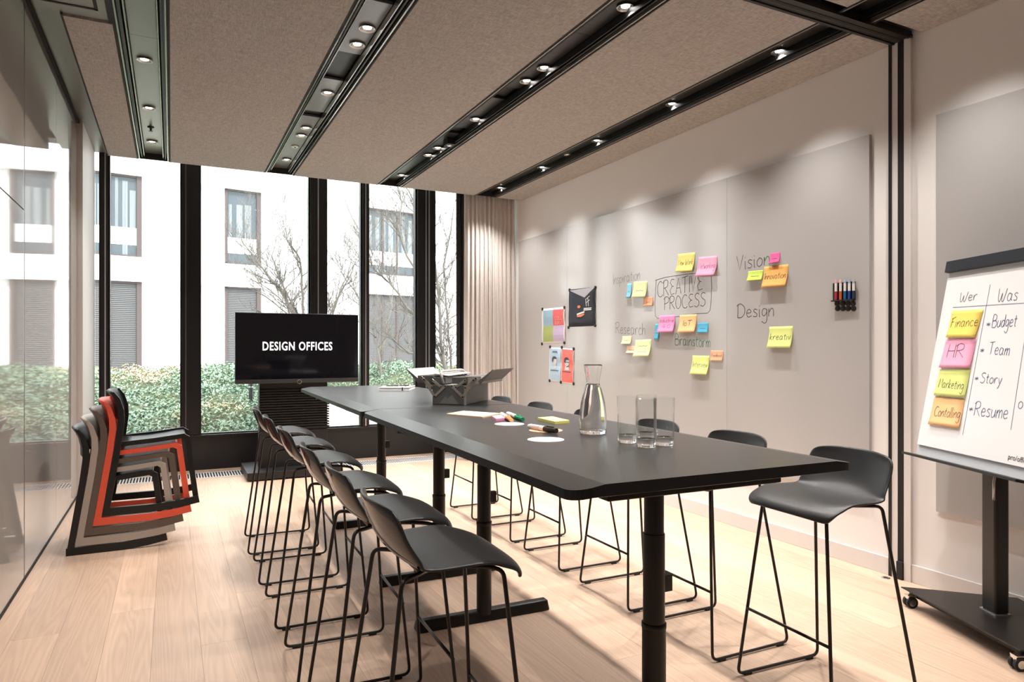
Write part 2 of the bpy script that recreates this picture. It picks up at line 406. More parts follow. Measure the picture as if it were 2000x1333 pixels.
# metal bulkhead between glossy wall and textile
MB().box(XL, -.50, 4.21, YW, 3.268, 3.28).build('bulkhead_plate', M['bulk_metal'], ce)
MB().box(XL, -.50, YB, 4.19, 3.262, 3.28).build('bulkhead_plate', M['bulk_metal'], ce)
# access hatch beside the first channel: metal plate with dark L-shaped gaps
MB().box(-.62, -.281, YB, 4.205, 3.04, 3.27).build('hatch_plate', M['bulk_metal'], ce)
for yy, xg, wg in ((4.10, -.338, .016), (4.00, -.405, .009)):
    MB().box(-.60, xg, yy - wg, yy, 3.037, 3.045).box(xg - wg, xg, YB, yy, 3.037, 3.045).build('hatch_gap', M['dark_gap'], ce)
MB().box(-.30, -.279, YB, 4.215, 3.032, 3.05).build('hatch_edge', M['dark_gap'], ce)
MB().box(XL, XL + .022, YB, 6.98, 3.25, 3.262).build('wall_gap', M['dark_gap'], ce)
MB().box(-.516, -.506, 4.2, YC, H - .002, 3.268).build('panel_edge_shade', M['dark_gap'], ce)  # dark strip painting in the shade on the textile panel's side
for u in (.008, ):
    for q0, q1 in strips:
        MB().box(q0 - .007, q0 + .001, YB, YC, H - .0015, H + .01).box(q1 - .001, q1 + .007, YB, YC, H - .0015, H + .01).build('channel_border', M['dark_gap'], ce)

dark_seg = {1: [(4.144, 4.6), (5.28, 5.41), (2.5, 3.45)], 0: [], 2: [(4.2, 4.42), (5.15, 5.30)], 3: []}
chan_lab = ['ceiling lighting channel beside the glossy left wall with grey steel plates',
            'ceiling lighting channel above the left stools with grey and dark plates',
            'ceiling lighting channel above the long table edge with paired downlights',
            'ceiling lighting channel closest to the whiteboard wall with single downlights']
for k, (a, b) in enumerate(strips):
    t = thing('ceiling_channel', chan_lab[k], 'lighting channel', ((a + b) / 2, 3, H), 0, 'ceiling lighting channels')
    o_ = ((a + b) / 2, 3, H); wd = b - a
    MB(o_).box(a, b, YB, YC, 3.16, 3.28).box(a, a + .008, YB, YC, H + .002, 3.28).box(b - .008, b, YB, YC, H + .002, 3.28).box(a, b, YC - .012, YC, H + .004, 3.28).build('housing', M['dark_gap'], t)
    for s, q in ((1, a), (-1, b)):
        def bx(u0, u1, z0, z1, nm, m):
            x0, x1 = sorted((q + s * u0, q + s * u1)); MB(o_).box(x0, x1, YB, YC - .012, z0, z1).build(nm, m, t)
        bx(.010, .018, H - .001, H + .02, 'rail', M['rail_metal'])
        bx(.030, .040, H + .012, H + .05, 'rail', M['black_metal'])
        bx(.050, .056, H + .018, H + .06, 'rail', M['rail_metal'] if k < 2 else M['black_metal'])
        bx(.018, .030, H + .035, H + .04, 'slot_louvre', M['bronze_metal'])
    cuts = [YB, 2.5, 3.46, 4.144, 4.6, 5.28, 5.41, 6.2, YC - .012] if k == 1 else [YB, 2.5, 3.3, 4.2, 4.42, 5.15, 5.3, 6.1, YC - .012] if k == 2 else [YB, 2.5, 4.45, 5.8, YC - .012] if k == 0 else [YB, 2.5, 4.0, 5.5, YC - .012]
    for y0, y1 in zip(cuts[:-1], cuts[1:]):
        dk = any(abs((y0 + y1) / 2 - (u + v) / 2) < .02 for u, v in dark_seg[k])
        MB(o_).box(a + .06, b - .06, y0 + .0015, y1 - .0015, H + .06 + (.02 if dk else 0), H + .075 + (.02 if dk else 0)).build('cover_plate', M['bronze_metal'] if dk else M['grey_metal'] if k < 2 else M['plate_dark_reflect'], t)

# downlights; out-of-view ones nearest the camera are added to light the near area
ZP = H + .06
dl_parts = None
lamp_rows = [(-.15, [6.68, 5.75, 4.80, 3.85, 2.0, .9]),
             (.978, [6.74, 5.92, 5.70, 4.85, 4.0, 3.77, 2.0, 1.0]),
             (2.125, [6.81, 5.99, 5.74, 4.89, 4.04, 3.80, 2.93, 2.0, 1.05]),
             (3.275, [6.86, 5.90, 4.93, 3.945, 2.96, 1.98])]
row_lab = ['ceiling channel beside the glossy left wall', 'ceiling channel above the left stools', 'ceiling channel above the long table edge', 'ceiling channel closest to the whiteboard wall']
nth = 'first second third fourth fifth sixth seventh eighth ninth tenth eleventh'.split()
row_gain = [.6, .7, 1.35, 1.75]
spot_data = []
for gk in row_gain:
    ld = bpy.data.lights.new('downlight_beam', 'SPOT'); ld.energy = SPOT_W * gk; ld.color = SPOT_COL; ld.spot_size = rad(106); ld.spot_blend = 1.0; ld.shadow_soft_size = .028
    spot_data.append(ld)
me_ring = MB().lathe([(.034, .0), (.046, 0), (.047, -.004), (.044, -.0055), (.037, -.003), (.030, .012), (.030, .02), (.034, .02)], 24, closed=True).mesh('trim_ring', M['reflector'], True)
me_lens = MB().lathe([(0, .004), (.024, .004), (.024, .008), (0, .008)], 20).mesh('lens', M['lens'])
for k, (X, ysl) in enumerate(lamp_rows):
    for iy, Y in enumerate(ysl):
        r = thing('downlight', '%s recessed downlight from the window in the %s' % (nth[iy], row_lab[k]), 'downlight', (X, Y, ZP - .012), 0, 'downlights in ceiling channel %s' % 'one two three four'.split()[k])
        for nm, me in (('trim_ring', me_ring), ('lens', me_lens)):
            o = bpy.data.objects.new(nm, me); col.objects.link(o); o.parent = r; o.location = (0, 0, .006)
        lo = bpy.data.objects.new('downlight_beam', spot_data[k]); col.objects.link(lo); lo.parent = r; lo.location = (0, 0, -.004); lo.rotation_euler = (0, rad(5) if k == 3 else 0, 0)
# sprinkler, sensor and small detector in the channels
sp = thing('sprinkler', 'small dark fire sprinkler head in the channel beside the glossy wall', 'sprinkler', (-.15, 6.25, ZP - .03))
MB().lathe([(0, .03), (.024, .03), (.026, .026), (.01, .022), (.007, .0), (0, 0)], 16).build('body', M['bronze_metal'], sp, True)
MB().lathe([(0, -.006), (.016, -.006), (.016, -.003), (0, -.003)], 12).box(-.002, .002, -.009, .009, -.004, .012).build('deflector', M['bronze_metal'], sp)
sn = thing('presence_sensor', 'black box presence sensor in the channel above the long table edge', 'sensor', (2.13, 5.47, H))
MB().box(-.035, .035, -.05, .05, .005, .06).build('box', M['black_metal'], sn)
MB().lathe([(0, -.006), (.012, -.004), (.022, .004), (.022, .006), (0, .006)], 16).build('lens_dome', M['chrome'], sn, True)
for X, Y, lb in ((.98, 6.27, 'flat pale detector disc in the channel above the left stools'), (3.28, 5.42, 'flat pale detector disc in the channel closest to the whiteboard wall')):
    d = thing('smoke_detector', lb, 'detector', (X, Y, ZP - .01))
    MB().lathe([(0, 0), (.03, 0), (.034, .006), (.034, .012), (0, .012)], 20).build('disc', M['reflector'], d, True)
    MB().lathe([(0, -.004), (.006, -.004), (.007, 0), (0, 0)], 10).build('sensor_nub', M['dark_gap'], d)

# ------------------------------------------------------------------ window wall
pl = struct(MB().box(XL, XR, YW - .02, YW + .16, 0, .352).build('wall_window', M['frame_metal']))
MB().box(XL, XR, YW - .035, YW + .03, .352, .372).build('inner_sill', M['frame_metal'], pl)
MB().box(XL, XR, YW + .03, YW + .2, .345, .362).build('outer_sill', M['frame_light'], pl)
struct(MB().box(XL - .12, XR + .15, YW, YW + .2, 3.36, 3.6).build('wall_window_head', M['frame_metal']))
mull = [(-.692, -.655, 0), (-.655, -.557, 1), (.082, .284, 2), (1.40, 1.613, 1), (2.0, 2.104, 1), (2.675, 2.94, 3), (3.42, 3.68, 0)]
for i, (a, b, k) in enumerate(mull):
    if k == 0 and a < 0: continue
    t = struct(MB().box(a + .02, b - .02, YW - .015, YW + .16, .352, 3.4).build('trim_%d' % (i + 3), M['frame_metal']))
    MB().box(a, a + .035, YW + .02, YW + .10, .352, 3.4).build('mullion_flange', M['frame_metal'], t)
    MB().box(b - .035, b, YW + .02, YW + .10, .352, 3.4).build('mullion_flange', M['frame_metal'], t)
    if k in (1, 3):
        xm = a + (b - a) * (.46 if i != 1 else .52)
        MB().box(xm, xm + .012, YW - .017, YW + .02, .38, 3.4).build('bright_seal', M['frame_light'], t)
    if k == 3:
        MB().box(a + .16, a + .175, YW - .017, YW + .02, .38, 3.4).build('bright_seal', M['frame_light'], t)
    if k == 2:
        MB().box(a + .09, a + .095, YW - .018, YW, .38, 3.4).build('groove', M['dark_gap'], t)
        MB().box(a + .05, a + .056, YW - .018, YW, .38, 3.4).build('groove', M['bulk_metal'], t)
bays = [(-.692, -.655), (-.557, .082), (.284, 1.40), (1.613, 2.0), (2.104, 2.675), (2.94, 3.43)]
for i, (a, b) in enumerate(bays):
    wn = struct(thing('window_%d' % (i + 1), None, None, ((a + b) / 2, YW + .06, .36)))
    o_ = ((a + b) / 2, YW + .06, .36)
    MB(o_).box(a, b, YW + .055, YW + .067, .36, 3.4).build('pane', M['pane'], wn)
    MB(o_).box(a, b, YW + .03, YW + .09, .36, .385).build('bottom_rail', M['frame_metal'], wn)
struct(MB().box(XL - .12, XL, YW - .0, YW + .2, 0, 3.6).build('wall_window_end_left', M['frame_metal']))
struct(MB().box(XR, XR + .15, YW, YW + .2, 0, 3.6).build('wall_window_end_right', M['frame_metal']))

# curtains
def curtain(name, label, x0, x1, y, z0, z1, amp, nf, m, flare=0.0, seed=1):
    rr = random.Random(seed); rows = []; n = nf * 10; ph = [rr.uniform(-.8, .8) for _ in range(nf + 2)]
    am = [rr.uniform(.55, 1.25) for _ in range(nf + 2)]
    for iz in range(13):
        t = iz / 12; z = z1 + (z0 - z1) * t; row = []
        for k in range(n + 1):
            u = k / n; j = min(nf, int(u * nf)); fold = math.sin(2 * math.pi * u * nf + ph[j] * .5 * t)
            a = amp * (.75 + .5 * t) * (am[j] + (am[j + 1] - am[j]) * (u * nf - j))
            xx = x0 + (x1 - x0) * u + flare * t * (u - .2) + .012 * math.sin(2 * math.pi * u * nf * 2 + 1)
            row.append((xx, y + fold * a + .25 * a * math.sin(5 * u * nf + 3 * t), z))
        rows.append(row)
    t = thing(name, label, 'curtain', ((x0 + x1) / 2, y, z0))
    ob = MB(((x0 + x1) / 2, y, z0)).grid(rows).build('cloth', m, t, True)
    sm = ob.modifiers.new('solid', 'SOLIDIFY'); sm.thickness = .003
    MB(((x0 + x1) / 2, y, z0)).box(x0 - .02, x1 + .01, y - .012, y + .012, z1 - .005, z1 + .02).build('header_rail', M['black_metal'], t)
    return t
curtain('curtain', 'pale beige floor-length curtain gathered in folds at the whiteboard corner', 3.02, 3.64, 7.27, .02, 3.26, .026, 12, M['curtain'], .05, 3)
curtain('curtain', 'narrow dark grey blackout curtain stacked behind the beige one', 3.10, 3.34, 7.72, .02, 3.36, .02, 5, M['dark_curtain'], -.03, 5)

# ------------------------------------------------------------------ table (two height-adjustable tables butted together)
TZ = .98
TH = rad(-1.46)
def table(label, y0, y1, legs, seed):
    xc = 1.297 + .0254 * ((y0 + y1) / 2 - 1.32); L = y1 - y0; W = .94
    t = thing('standing_table', label, 'table', (xc, (y0 + y1) / 2, 0), TH, 'black standing tables pushed end to end')
    hw, hl, cw, dr = W / 2, L / 2, .085, .013
    # rows across x: bevelled long edges, thin tapered slab with rounded corners
    prof = [(-hw, TZ - dr), (-hw + cw, TZ), (hw - cw, TZ), (hw, TZ - dr)]
    rc = .05
    def outline(inset):
        pts = []
        for cxs, cys, a0 in ((1, 1, 0), (-1, 1, 90), (-1, -1, 180), (1, -1, 270)):
            for j in range(7):
                a = rad(a0 + 15 * j); pts.append((cxs * (hw - rc) + (rc - inset) * math.cos(a), cys * (hl - rc) + (rc - inset) * math.sin(a)))
        return pts
    def ztop(x): 
        d = hw - abs(x); return TZ - dr * max(0, 1 - d / cw)
    bm = bmesh.new(); ou = outline(0)
    top = [bm.verts.new((x, y, ztop(x))) for x, y in ou]; n = len(ou)
    low = [bm.verts.new((x, y, ztop(x) - .024)) for x, y in ou]
    ui = [(x * .985, y * .992) for x, y in ou]
    bot = [bm.verts.new((x, y, ztop(hw - cw) - .032)) for x, y in ui]
    for i in range(n):
        j = (i + 1) % n
        bm.faces.new((low[i], low[j], top[j], top[i])).material_index = 1
        bm.faces.new((bot[i], bot[j], low[j], low[i])).material_index = 1
    bm.faces.new(bot[::-1]).material_index = 1
    # top: crease lines at +-(hw-cw)
    def on(y, x): return bm.verts.new((x, y, TZ))
    cA = [on(hl, hw - cw), on(-hl, hw - cw)]; cB = [on(hl, -hw + cw), on(-hl, -hw + cw)]
    right = [v for v in top if v.co.x > hw - cw]; left = [v for v in top if v.co.x < -hw + cw]
    # order: right side from -y to +y : indices 21..27 then 0..6
    rs = top[21:28] + top[0:7]; lsd = top[7:21]
    bm.faces.new([cA[1]] + rs + [cA[0]]); bm.faces.new([cB[0]] + lsd + [cB[1]])
    bm.faces.new([cA[1], cA[0], cB[0], cB[1]])
    # close the small gaps along the short edges
    for ca, cb, va, vb in ((cA[0], cB[0], top[6], top[7]), (cB[1], cA[1], top[20], top[21])):
        pass
    e1 = bm.faces.new([low[6], low[7], cB[0], cA[0]]); e1.material_index = 1
    bm.faces.new([low[20], low[21], cA[1], cB[1]]).material_index = 1
    bm.faces.new([low[7], top[7], cB[0]]).material_index = 1; bm.faces.new([top[6], low[6], cA[0]]).material_index = 1
    bm.faces.new([low[21], top[21], cA[1]]).material_index = 1; bm.faces.new([top[20], low[20], cB[1]]).material_index = 1
    # remove the two straight end faces that would double the edge strip
    for f in [f for f in bm.faces if len(f.verts) == 4 and set(f.verts) in ({low[6], low[7], top[6], top[7]}, {low[20], low[21], top[20], top[21]})]: bm.faces.remove(f)
    bmesh.ops.recalc_face_normals(bm, faces=bm.faces)
    me = bpy.data.meshes.new('tabletop'); bm.to_mesh(me); bm.free()
    me.materials.append(M['table_top']); me.materials.append(M['table_edge'])
    o = bpy.data.objects.new('tabletop', me); col.objects.link(o); o.parent = t
    yc = (y0 + y1) / 2
    MB().box(-.3, .3, -hl + .12, -hl + .17, TZ - .075, TZ - .03).box(-.3, .3, hl - .17, hl - .12, TZ - .075, TZ - .03).box(-.16, -.12, -hl + .15, hl - .15, TZ - .07, TZ - .03).box(.12, .16, -hl + .15, hl - .15, TZ - .07, TZ - .03).build('under_frame', M['table_leg'], t, bevel=.003)
    for ly in legs:
        q = ly - yc
        lg = MB().lathe([(.036, .03), (.036, .47), (0, .47)], 24, (0, q, 0)).build('leg', M['table_leg'], t, True, auto=35)
        MB().lathe([(.033, .46), (.033, .74), (0, .74)], 24, (0, q, 0)).build('leg_stage', M['table_leg'], lg, True, auto=35)
        MB().lathe([(.030, .73), (.030, TZ - .03), (0, TZ - .03)], 24, (0, q, 0)).build('leg_stage', M['table_leg'], lg, True, auto=35)
        MB().lathe([(.0365, .455), (.0375, .457), (.0375, .47), (.0345, .472), (.0330, .472)], 24, (0, q, 0)).build('leg_collar', M['black_metal'], lg, True)
        MB().box(.03, .06, q - .012, q + .012, .56, .61).build('leg_clip', M['black_metal'], lg)
        MB().hexa([(-.34, q - .036, 0), (.34, q - .036, 0), (.34, q + .036, 0), (-.34, q + .036, 0)], [(-.335, q - .022, .05), (.335, q - .022, .05), (.335, q + .022, .05), (-.335, q + .022, .05)]).build('foot', M['table_leg'], t, bevel=.008, seg=3)
    MB().box(-hw + .06, -hw + .10, hl - .45, hl - .40, TZ - .075, TZ - .032).build('control_switch', M['black_metal'], t)
    return t
table('black standing table with the carafe and drinking glasses on it', 1.325, 3.485, (1.655, 2.985), 1)
table('black standing table with the open toolbox and notebook, nearer the window', 3.492, 5.74, (3.645, 4.95), 2)

# ------------------------------------------------------------------ bar stools
def stool():
    t = thing('bar_stool', 'x', 'bar stool')
    # shell
    prof = [(.208, .699, .176), (.206, .707, .190), (.200, .717, .199), (.184, .729, .204), (.155, .738, .207), (.10, .741, .208), (.03, .738, .206), (-.04, .735, .202), (-.085, .742, .199), (-.115, .760, .196), (-.138, .790, .193), (-.156, .828, .192), (-.170, .868, .190), (-.178, .896, .182), (-.181, .910, .160)]
    rows = []; nv = 14
    for i, (x, z, hw) in enumerate(prof):
        row = []
        for k in range(nv + 1):
            v = -1 + 2 * k / nv; a = abs(v); dx = dz = 0
            if i <= 4: dx = -.022 * a ** 4; dz = -.004 * a ** 4
            elif i <= 8: dz = .010 * a ** 3
            else: dx = .036 * a ** 2.2; dz = .006 * a ** 3 * (1 if i < 11 else 0)
            if i >= 13: dz -= .008 * a ** 6
            row.append((x + dx, v * hw, z + dz))
        rows.append(row)
    sh = MB().grid(rows).build('seat_shell', [M['seat_top'], M['seat_back']], t, True)
    so_ = sh.modifiers.new('solid', 'SOLIDIFY'); so_.thickness = .011; so_.offset = 1; so_.material_offset = 1; so_.material_offset_rim = 0
    sb = sh.modifiers.new('sub', 'SUBSURF'); sb.levels = 1; sb.render_levels = 1
    for s in (-1, 1):
        pts = [(.04, s * .07, .716), (.12, s * .12, .718), (.158, s * .148, .712), (.215, s * .225, .011), (-.215, s * .225, .011), (-.118, s * .150, .722), (-.075, s * .125, .722), (-.02, s * .07, .716)]
        MB().tube(fillet(pts, .03, 5), .0062, 8).build('sled_frame', M['wire'], t, True)
        for x in (.165, -.165):
            MB().box(x - .018, x + .018, s * .225 - .008, s * .225 + .008, 0, .012).build('glide', M['rubber'], t, bevel=.003)
    MB().tube([(.196, -.194, .28), (.196, .194, .28)], .0058, 8).build('footrest', M['wire'], t, True)
    MB().box(-.06, .07, -.085, .085, .712, .728).build('seat_mount', M['p_black'], t, bevel=.006)
    return t
proto = stool()
left = [4.76, 4.15, 3.50, 2.83, 2.285, 1.78]; right = [4.94, 4.285, 3.63, 2.955, 2.37, 1.78]
ordn = ['first', 'second', 'third', 'fourth', 'fifth', 'sixth']
first = True
for side, ysl in (('left', left), ('right', right)):
    for i, Y in enumerate(ysl):
        o = proto if first else copy_tree(proto); first = False
        if side == 'left':
            o.location = (.642 + .006 * (Y - 3.3), Y, 0); o.rotation_euler = (0, 0, rad(-2 + R.uniform(-1, 1)))
            o['label'] = '%s black bar stool from the television, on the stacked chairs side of the table' % ordn[i]
            o['group'] = 'bar stools on the stacked chairs side of the table'
        else:
            o.location = (2.212 + .008 * (Y - 2.5), Y, 0); o.rotation_euler = (0, 0, rad(180 + R.uniform(-1, 1) - (3 if i == 5 else 0)))
            o['label'] = '%s black bar stool from the curtain, on the whiteboard side of the table' % ordn[i]
            o['group'] = 'bar stools on the whiteboard side of the table'

# ------------------------------------------------------------------ stacked chairs
def side_chair(m, label, loc):
    t = thing('stacking_chair', label, 'chair', loc, 0, 'stacked plastic chairs by the glossy wall')
    for (y0, y1), (i0, i1), (g0, g1) in (((0, .029), (.0296, .056), (.002, .054)), ((.471, .50), (.444, .4704), (.446, .498))):
        mb = MB()      # outer plane: skid and back upright; inner plane: front leg and seat rail; knees join the two
        strip_prism(mb, [(.562, .055), (.45, .036), (.31, .024), (.001, .024)], [.046, .047, .047, .047], y0 + .0005, y1 - .0005)
        strip_prism(mb, [(.020, .002), (.090, .45), (.108, .60), (.106, .67), (.088, .74), (.062, .785)], [.0375, .0375, .0375, .034, .026, .012], y0, y1)
        strip_prism(mb, [(.468, .478), (.492, .463), (.543, .064)], [.034, .034, .034], i0, i1)
        strip_prism(mb, [(.083, .445), (.30, .462), (.478, .482)], [.030, .030, .030], i0 + .001, i1 - .001)
        mb.hexa([(.528, g0, .034), (.561, g0, .040), (.561, g1, .040), (.528, g1, .034)], [(.528, g0, .074), (.559, g0, .076), (.559, g1, .076), (.528, g1, .074)])
        mb.hexa([(.074, g0, .432), (.102, g0, .432), (.102, g1, .432), (.074, g1, .432)], [(.078, g0, .459), (.106, g0, .459), (.106, g1, .459), (.078, g1, .459)])
        mb.build('side_frame', m, t)
    rows = []
    for (x, z) in ((.085, .452), (.16, .450), (.26, .455), (.36, .466), (.43, .477), (.466, .480), (.480, .474)):
        rows.append([(x, .034 + .432 * k / 8, z - .012 * (1 - (2 * k / 8 - 1) ** 2)) for k in range(9)])
    s = MB().grid(rows).build('seat', m, t, True); q = s.modifiers.new('solid', 'SOLIDIFY'); q.thickness = .013; q.offset = 0
    rows = []
    for (x, z) in ((.108, .605), (.107, .66), (.095, .715), (.078, .755), (.058, .786)):
        rows.append([(x - .045 * (1 - (2 * k / 10 - 1) ** 2), .004 + .492 * k / 10, z + .006 * (1 - (2 * k / 10 - 1) ** 2)) for k in range(11)])
    s = MB().grid(rows).build('backrest', m, t, True); q = s.modifiers.new('solid', 'SOLIDIFY'); q.thickness = .014; q.offset = 0
    return t
stk = [('p_black', 'black plastic chair at the bottom of the stack, standing on the floor'), ('p_light', 'light taupe plastic chair in the stack, on the bottom black one'),
       ('p_taupe', 'dark taupe plastic chair in the stack, just under the red one'), ('p_red', 'bright red plastic chair in the stack, under the topmost black one'),
       ('p_black', 'topmost black plastic chair of the stack with its seat showing')]
for i, (m, lb) in enumerate(stk):
    side_chair(M[m], lb, (-.59 + .0483 * i, 5.041, .0575 * i))

# ------------------------------------------------------------------ television on a stand
tv = thing('television_stand', 'large flat television on a black ribbed column stand before the window', 'television', (1.12, 7.35, 0))
o_ = (1.12, 7.35, 0)
MB(o_).box(.655, 1.56, 7.04, 7.74, 0.012, .085).build('base', M['black_metal'], tv, bevel=.004)
cb = MB(o_).box(.795, 1.465, 7.31, 7.44, .085, 1.3).build('column', M['black_metal'], tv)
mb = MB(o_); z = .47
while z < .88:
    mb.box(.79, 1.475, 7.285, 7.325, z, z + .013).box(1.455, 1.487, 7.29, 7.45, z, z + .013); z += .026
mb.build('vent_ribs', M['black_metal'], tv)
MB(o_).box(.788, 1.47, 7.298, 7.312, .085, .45).build('cover_panel', M['black_metal'], tv, bevel=.003)
sc = MB(o_).box(.557, 1.772, 7.2, 7.245, .943, 1.652).build('screen_housing', M['bezel'], tv, bevel=.006)
MB(o_).box(.563, 1.766, 7.1975, 7.21, .985, 1.646).build('screen_glass', M['screen'], sc)
MB(o_).box(.557, 1.772, 7.1965, 7.21, .944, .984).build('lower_bezel', M['bezel'], sc, bevel=.002)
xr = onY(585, 748, 7.19).x
MB((0, 0, 0)).tube([(xr - 1.12 + .020 * math.cos(2 * math.pi * k / 24), 7.193 - 7.35, .955 + .020 * math.sin(2 * math.pi * k / 24)) for k in range(25)], .0022, 6).build('logo_ring', M['chrome'], sc, True)
def text_mesh(txt, size=1, bold=0.0, align='LEFT', space=1.0):
    cu = bpy.data.curves.new('text', 'FONT'); cu.body = txt; cu.size = size; cu.offset = bold; cu.align_x = align; cu.resolution_u = 3; cu.space_character = space
    ob = bpy.data.objects.new('text', cu); col.objects.link(ob)
    dg = bpy.context.evaluated_depsgraph_get(); me = bpy.data.meshes.new_from_object(ob.evaluated_get(dg))
    bpy.data.objects.remove(ob); bpy.data.curves.remove(cu); return me
me = text_mesh('DESIGN OFFICES', 1, .016, space=1.12)
xs = [v.co.x for v in me.vertices]; zs = [v.co.y for v in me.vertices]
a = onY(513, 685, 7.196); b = onY(649, 668, 7.196); zb, zt = onY(580, 685, 7.196).z, onY(580, 668, 7.196).z
for v in me.vertices:
    u = (v.co.x - min(xs)) / (max(xs) - min(xs)); q = (v.co.y - min(zs)) / (max(zs) - min(zs))
    v.co = Vector((a.x + (b.x - a.x) * u, 7.1965, zb + (zt - zb) * q)) - Vector(o_)
me.materials.append(M['tv_text']); t = bpy.data.objects.new('screen_lettering', me); col.objects.link(t); t.parent = sc

# ------------------------------------------------------------------ stroke lettering
G = {
 'A': '0,0 2.5,8 5,0;1,3 4,3', 'B': '0,0 0,8 3,8 4.2,6.6 3,4.6 0,4.2;0,4.3 3.6,4.2 5,2.2 3.4,0 0,0', 'C': '5,7 3,8 .6,6 .2,3 1.6,.4 4,0 5.2,1', 'D': '0,0 .3,8;-.8,7 2,8.2 5,6 5,2.4 3,.2 0,0',
 'E': '4.4,7.6 2,8 .4,6.4 2.4,4.3 3.8,4.2;2.4,4.3 .2,2.4 1.4,.2 4.6,.6', 'F': '0,0 .6,7.6;-.4,7 4,8.4;0,4.2 2.6,4.6', 'H': '0,0 .4,8;4.4,0 4.6,8;.2,4 4.4,4', 'I': '0,0 .3,8', 'L': '.2,8 0,.2 4,.4', 'M': '0,0 .6,8 2.8,3 5,8 5.6,0',
 'N': '0,0 .5,8 4,.4 4.6,8', 'P': '0,0 .2,8;-.8,6.6 1.6,8.2 4.2,7.4 4,4.8 .2,3.8', 'R': '0,0 .2,8;-.8,6.6 1.6,8.2 4.2,7.4 3.8,4.8 .2,4;1.4,4 5,0', 'S': '4.6,7.2 2.4,8 .6,6.4 2,4.6 4,3.4 4.2,1.4 2.2,0 0,.8',
 'T': '2.4,0 2.6,7.8;0,7.6 5.4,8.2', 'V': '0,8 2,0 4.4,8', 'W': '0,7.6 .4,1 2,.2 3.4,5 3.4,.8 5,.2 6.8,7.6', 'O': '2.4,8 .3,6 .2,2 2.4,0 4.8,2 4.7,6 2.4,8',
 'a': '3.6,4 1.4,4.6 .2,2.4 1,.2 2.6,.4 3.6,2.4 3.7,4.2 3.5,1 4.6,.2', 'b': '.2,8 0,.4 2.4,0 3.6,2.2 2.2,4.4 .2,3', 'c': '3.4,4 1.6,4.6 .2,2.4 1.4,.1 3.6,.8', 'd': '3.4,3.8 1.4,4.4 .2,2 1.4,0 3.2,1.6 3.7,8 3.6,.2', 'e': '.3,2.4 3.3,2.8 2.6,4.5 1,4.2 .2,2 1.4,.1 3.8,.8',
 'f': '3.6,7.4 2.2,8 1.4,6 1.2,0;0,4.4 3,4.6', 'g': '3.5,4 1.4,4.6 .2,2.4 1.4,.4 3.3,2 3.5,4.4 3.6,-2 2,-3.8 0,-2.6', 'h': '.2,8 0,0 .4,3 2,4.6 3.2,3.6 3.4,0', 'i': '.2,4.4 .3,.4 .8,0;.3,6 .4,6.5', 'k': '.2,8 0,0;2.8,4.6 .3,2.2 3.2,0', 'l': '.2,8 .1,.6 .8,0',
 'm': '0,0 .2,4.4 .3,2.6 1.6,4.5 2.3,3.4 2.3,0 2.4,2.8 3.8,4.5 4.6,3.4 4.7,0', 'n': '0,0 .2,4.4 .3,2.4 2,4.6 3.2,3.4 3.3,0', 'o': '1.8,4.6 .2,3 .4,.8 1.8,0 3.4,1.4 3.3,3.6 1.8,4.6', 'p': '.2,4.4 0,-3.4;.2,3 2,4.6 3.6,3 2.6,.4 .2,.6', 'r': '0,4.4 .3,0 .5,3 1.8,4.6 3,4.2', 's': '3,4 1.4,4.6 .4,3.4 2.6,1.8 2.2,.2 0,.4',
 't': '1.4,7 1.2,.8 2.6,.2;0,4.6 2.8,5', 'u': '.2,4.4 .2,1 1.4,0 3,1.4 3.3,4.4 3.4,.2', 'v': '0,4.5 1.4,0 3,4.6', 'w': '0,4.4 .8,0 2.2,3.6 3,0 4.4,4.5', 'y': '0,4.4 1.4,.4;3.2,4.6 1.2,-1.6 0,-3.4', '4': '3,0 3.2,8 .2,3 4.6,3', '0': '2,8 .4,5 .6,1.6 2,0 3.6,2 3.6,6 2,8', '.': '0,0 .3,.3', '*': '1.5,1 1.7,6;0,2.4 3.2,4.6;0,4.8 3.2,2.2', '/': '-1,-2 2.4,9', '~': '0,2 .8,4 1.6,1.4 2.4,4 3.2,1.4 4,3.6', '2': '.2,6.4 2,8 3.6,6 .2,.2 4,.4',
}
ADV = {}
def glyph(ch):
    st = []
    for s in G[ch].split(';'):
        p = [tuple(float(q) for q in u.split(',')) for u in s.split()]
        if len(p) > 2 and ch not in 'AHMNVE/':
            o = []
            for i in range(len(p) - 1):
                p0 = p[max(0, i - 1)]; p1 = p[i]; p2 = p[i + 1]; p3 = p[min(len(p) - 1, i + 2)]
                for j in range(4):
                    t = j / 4
                    o.append(tuple(.5 * (2 * p1[d] + (p2[d] - p0[d]) * t + (2 * p0[d] - 5 * p1[d] + 4 * p2[d] - p3[d]) * t * t + (3 * p1[d] - p0[d] - 3 * p2[d] + p3[d]) * t ** 3) for d in (0, 1)))
            p = o + [p[-1]]
        st.append(p)
    return st
def layout(txt):
    x = 0; out = []
    for ch in txt:
        if ch == ' ': x += 3; continue
        g_ = glyph(ch); mx = max(q[0] for s in g_ for q in s)
        out += [[(q[0] + x, q[1]) for q in s] for s in g_]; x += mx + 1.1
    return out, x - 1.1
def ribbon(mb, pts, wd, n):
    n = Vector(n).normalized(); P = [Vector(p) for p in pts]
    L_ = []; R_ = []
    for i, p in enumerate(P):
        t = (P[min(i + 1, len(P) - 1)] - P[max(i - 1, 0)])
        if t.length < 1e-7: t = Vector((0, 0, 1))
        t.normalize(); s = n.cross(t) * wd / 2
        L_.append(p + s); R_.append(p - s)
    vs = L_ + R_; m = len(P)
    mb.add(vs, [(i, i + 1, m + i + 1, m + i) for i in range(m - 1)])
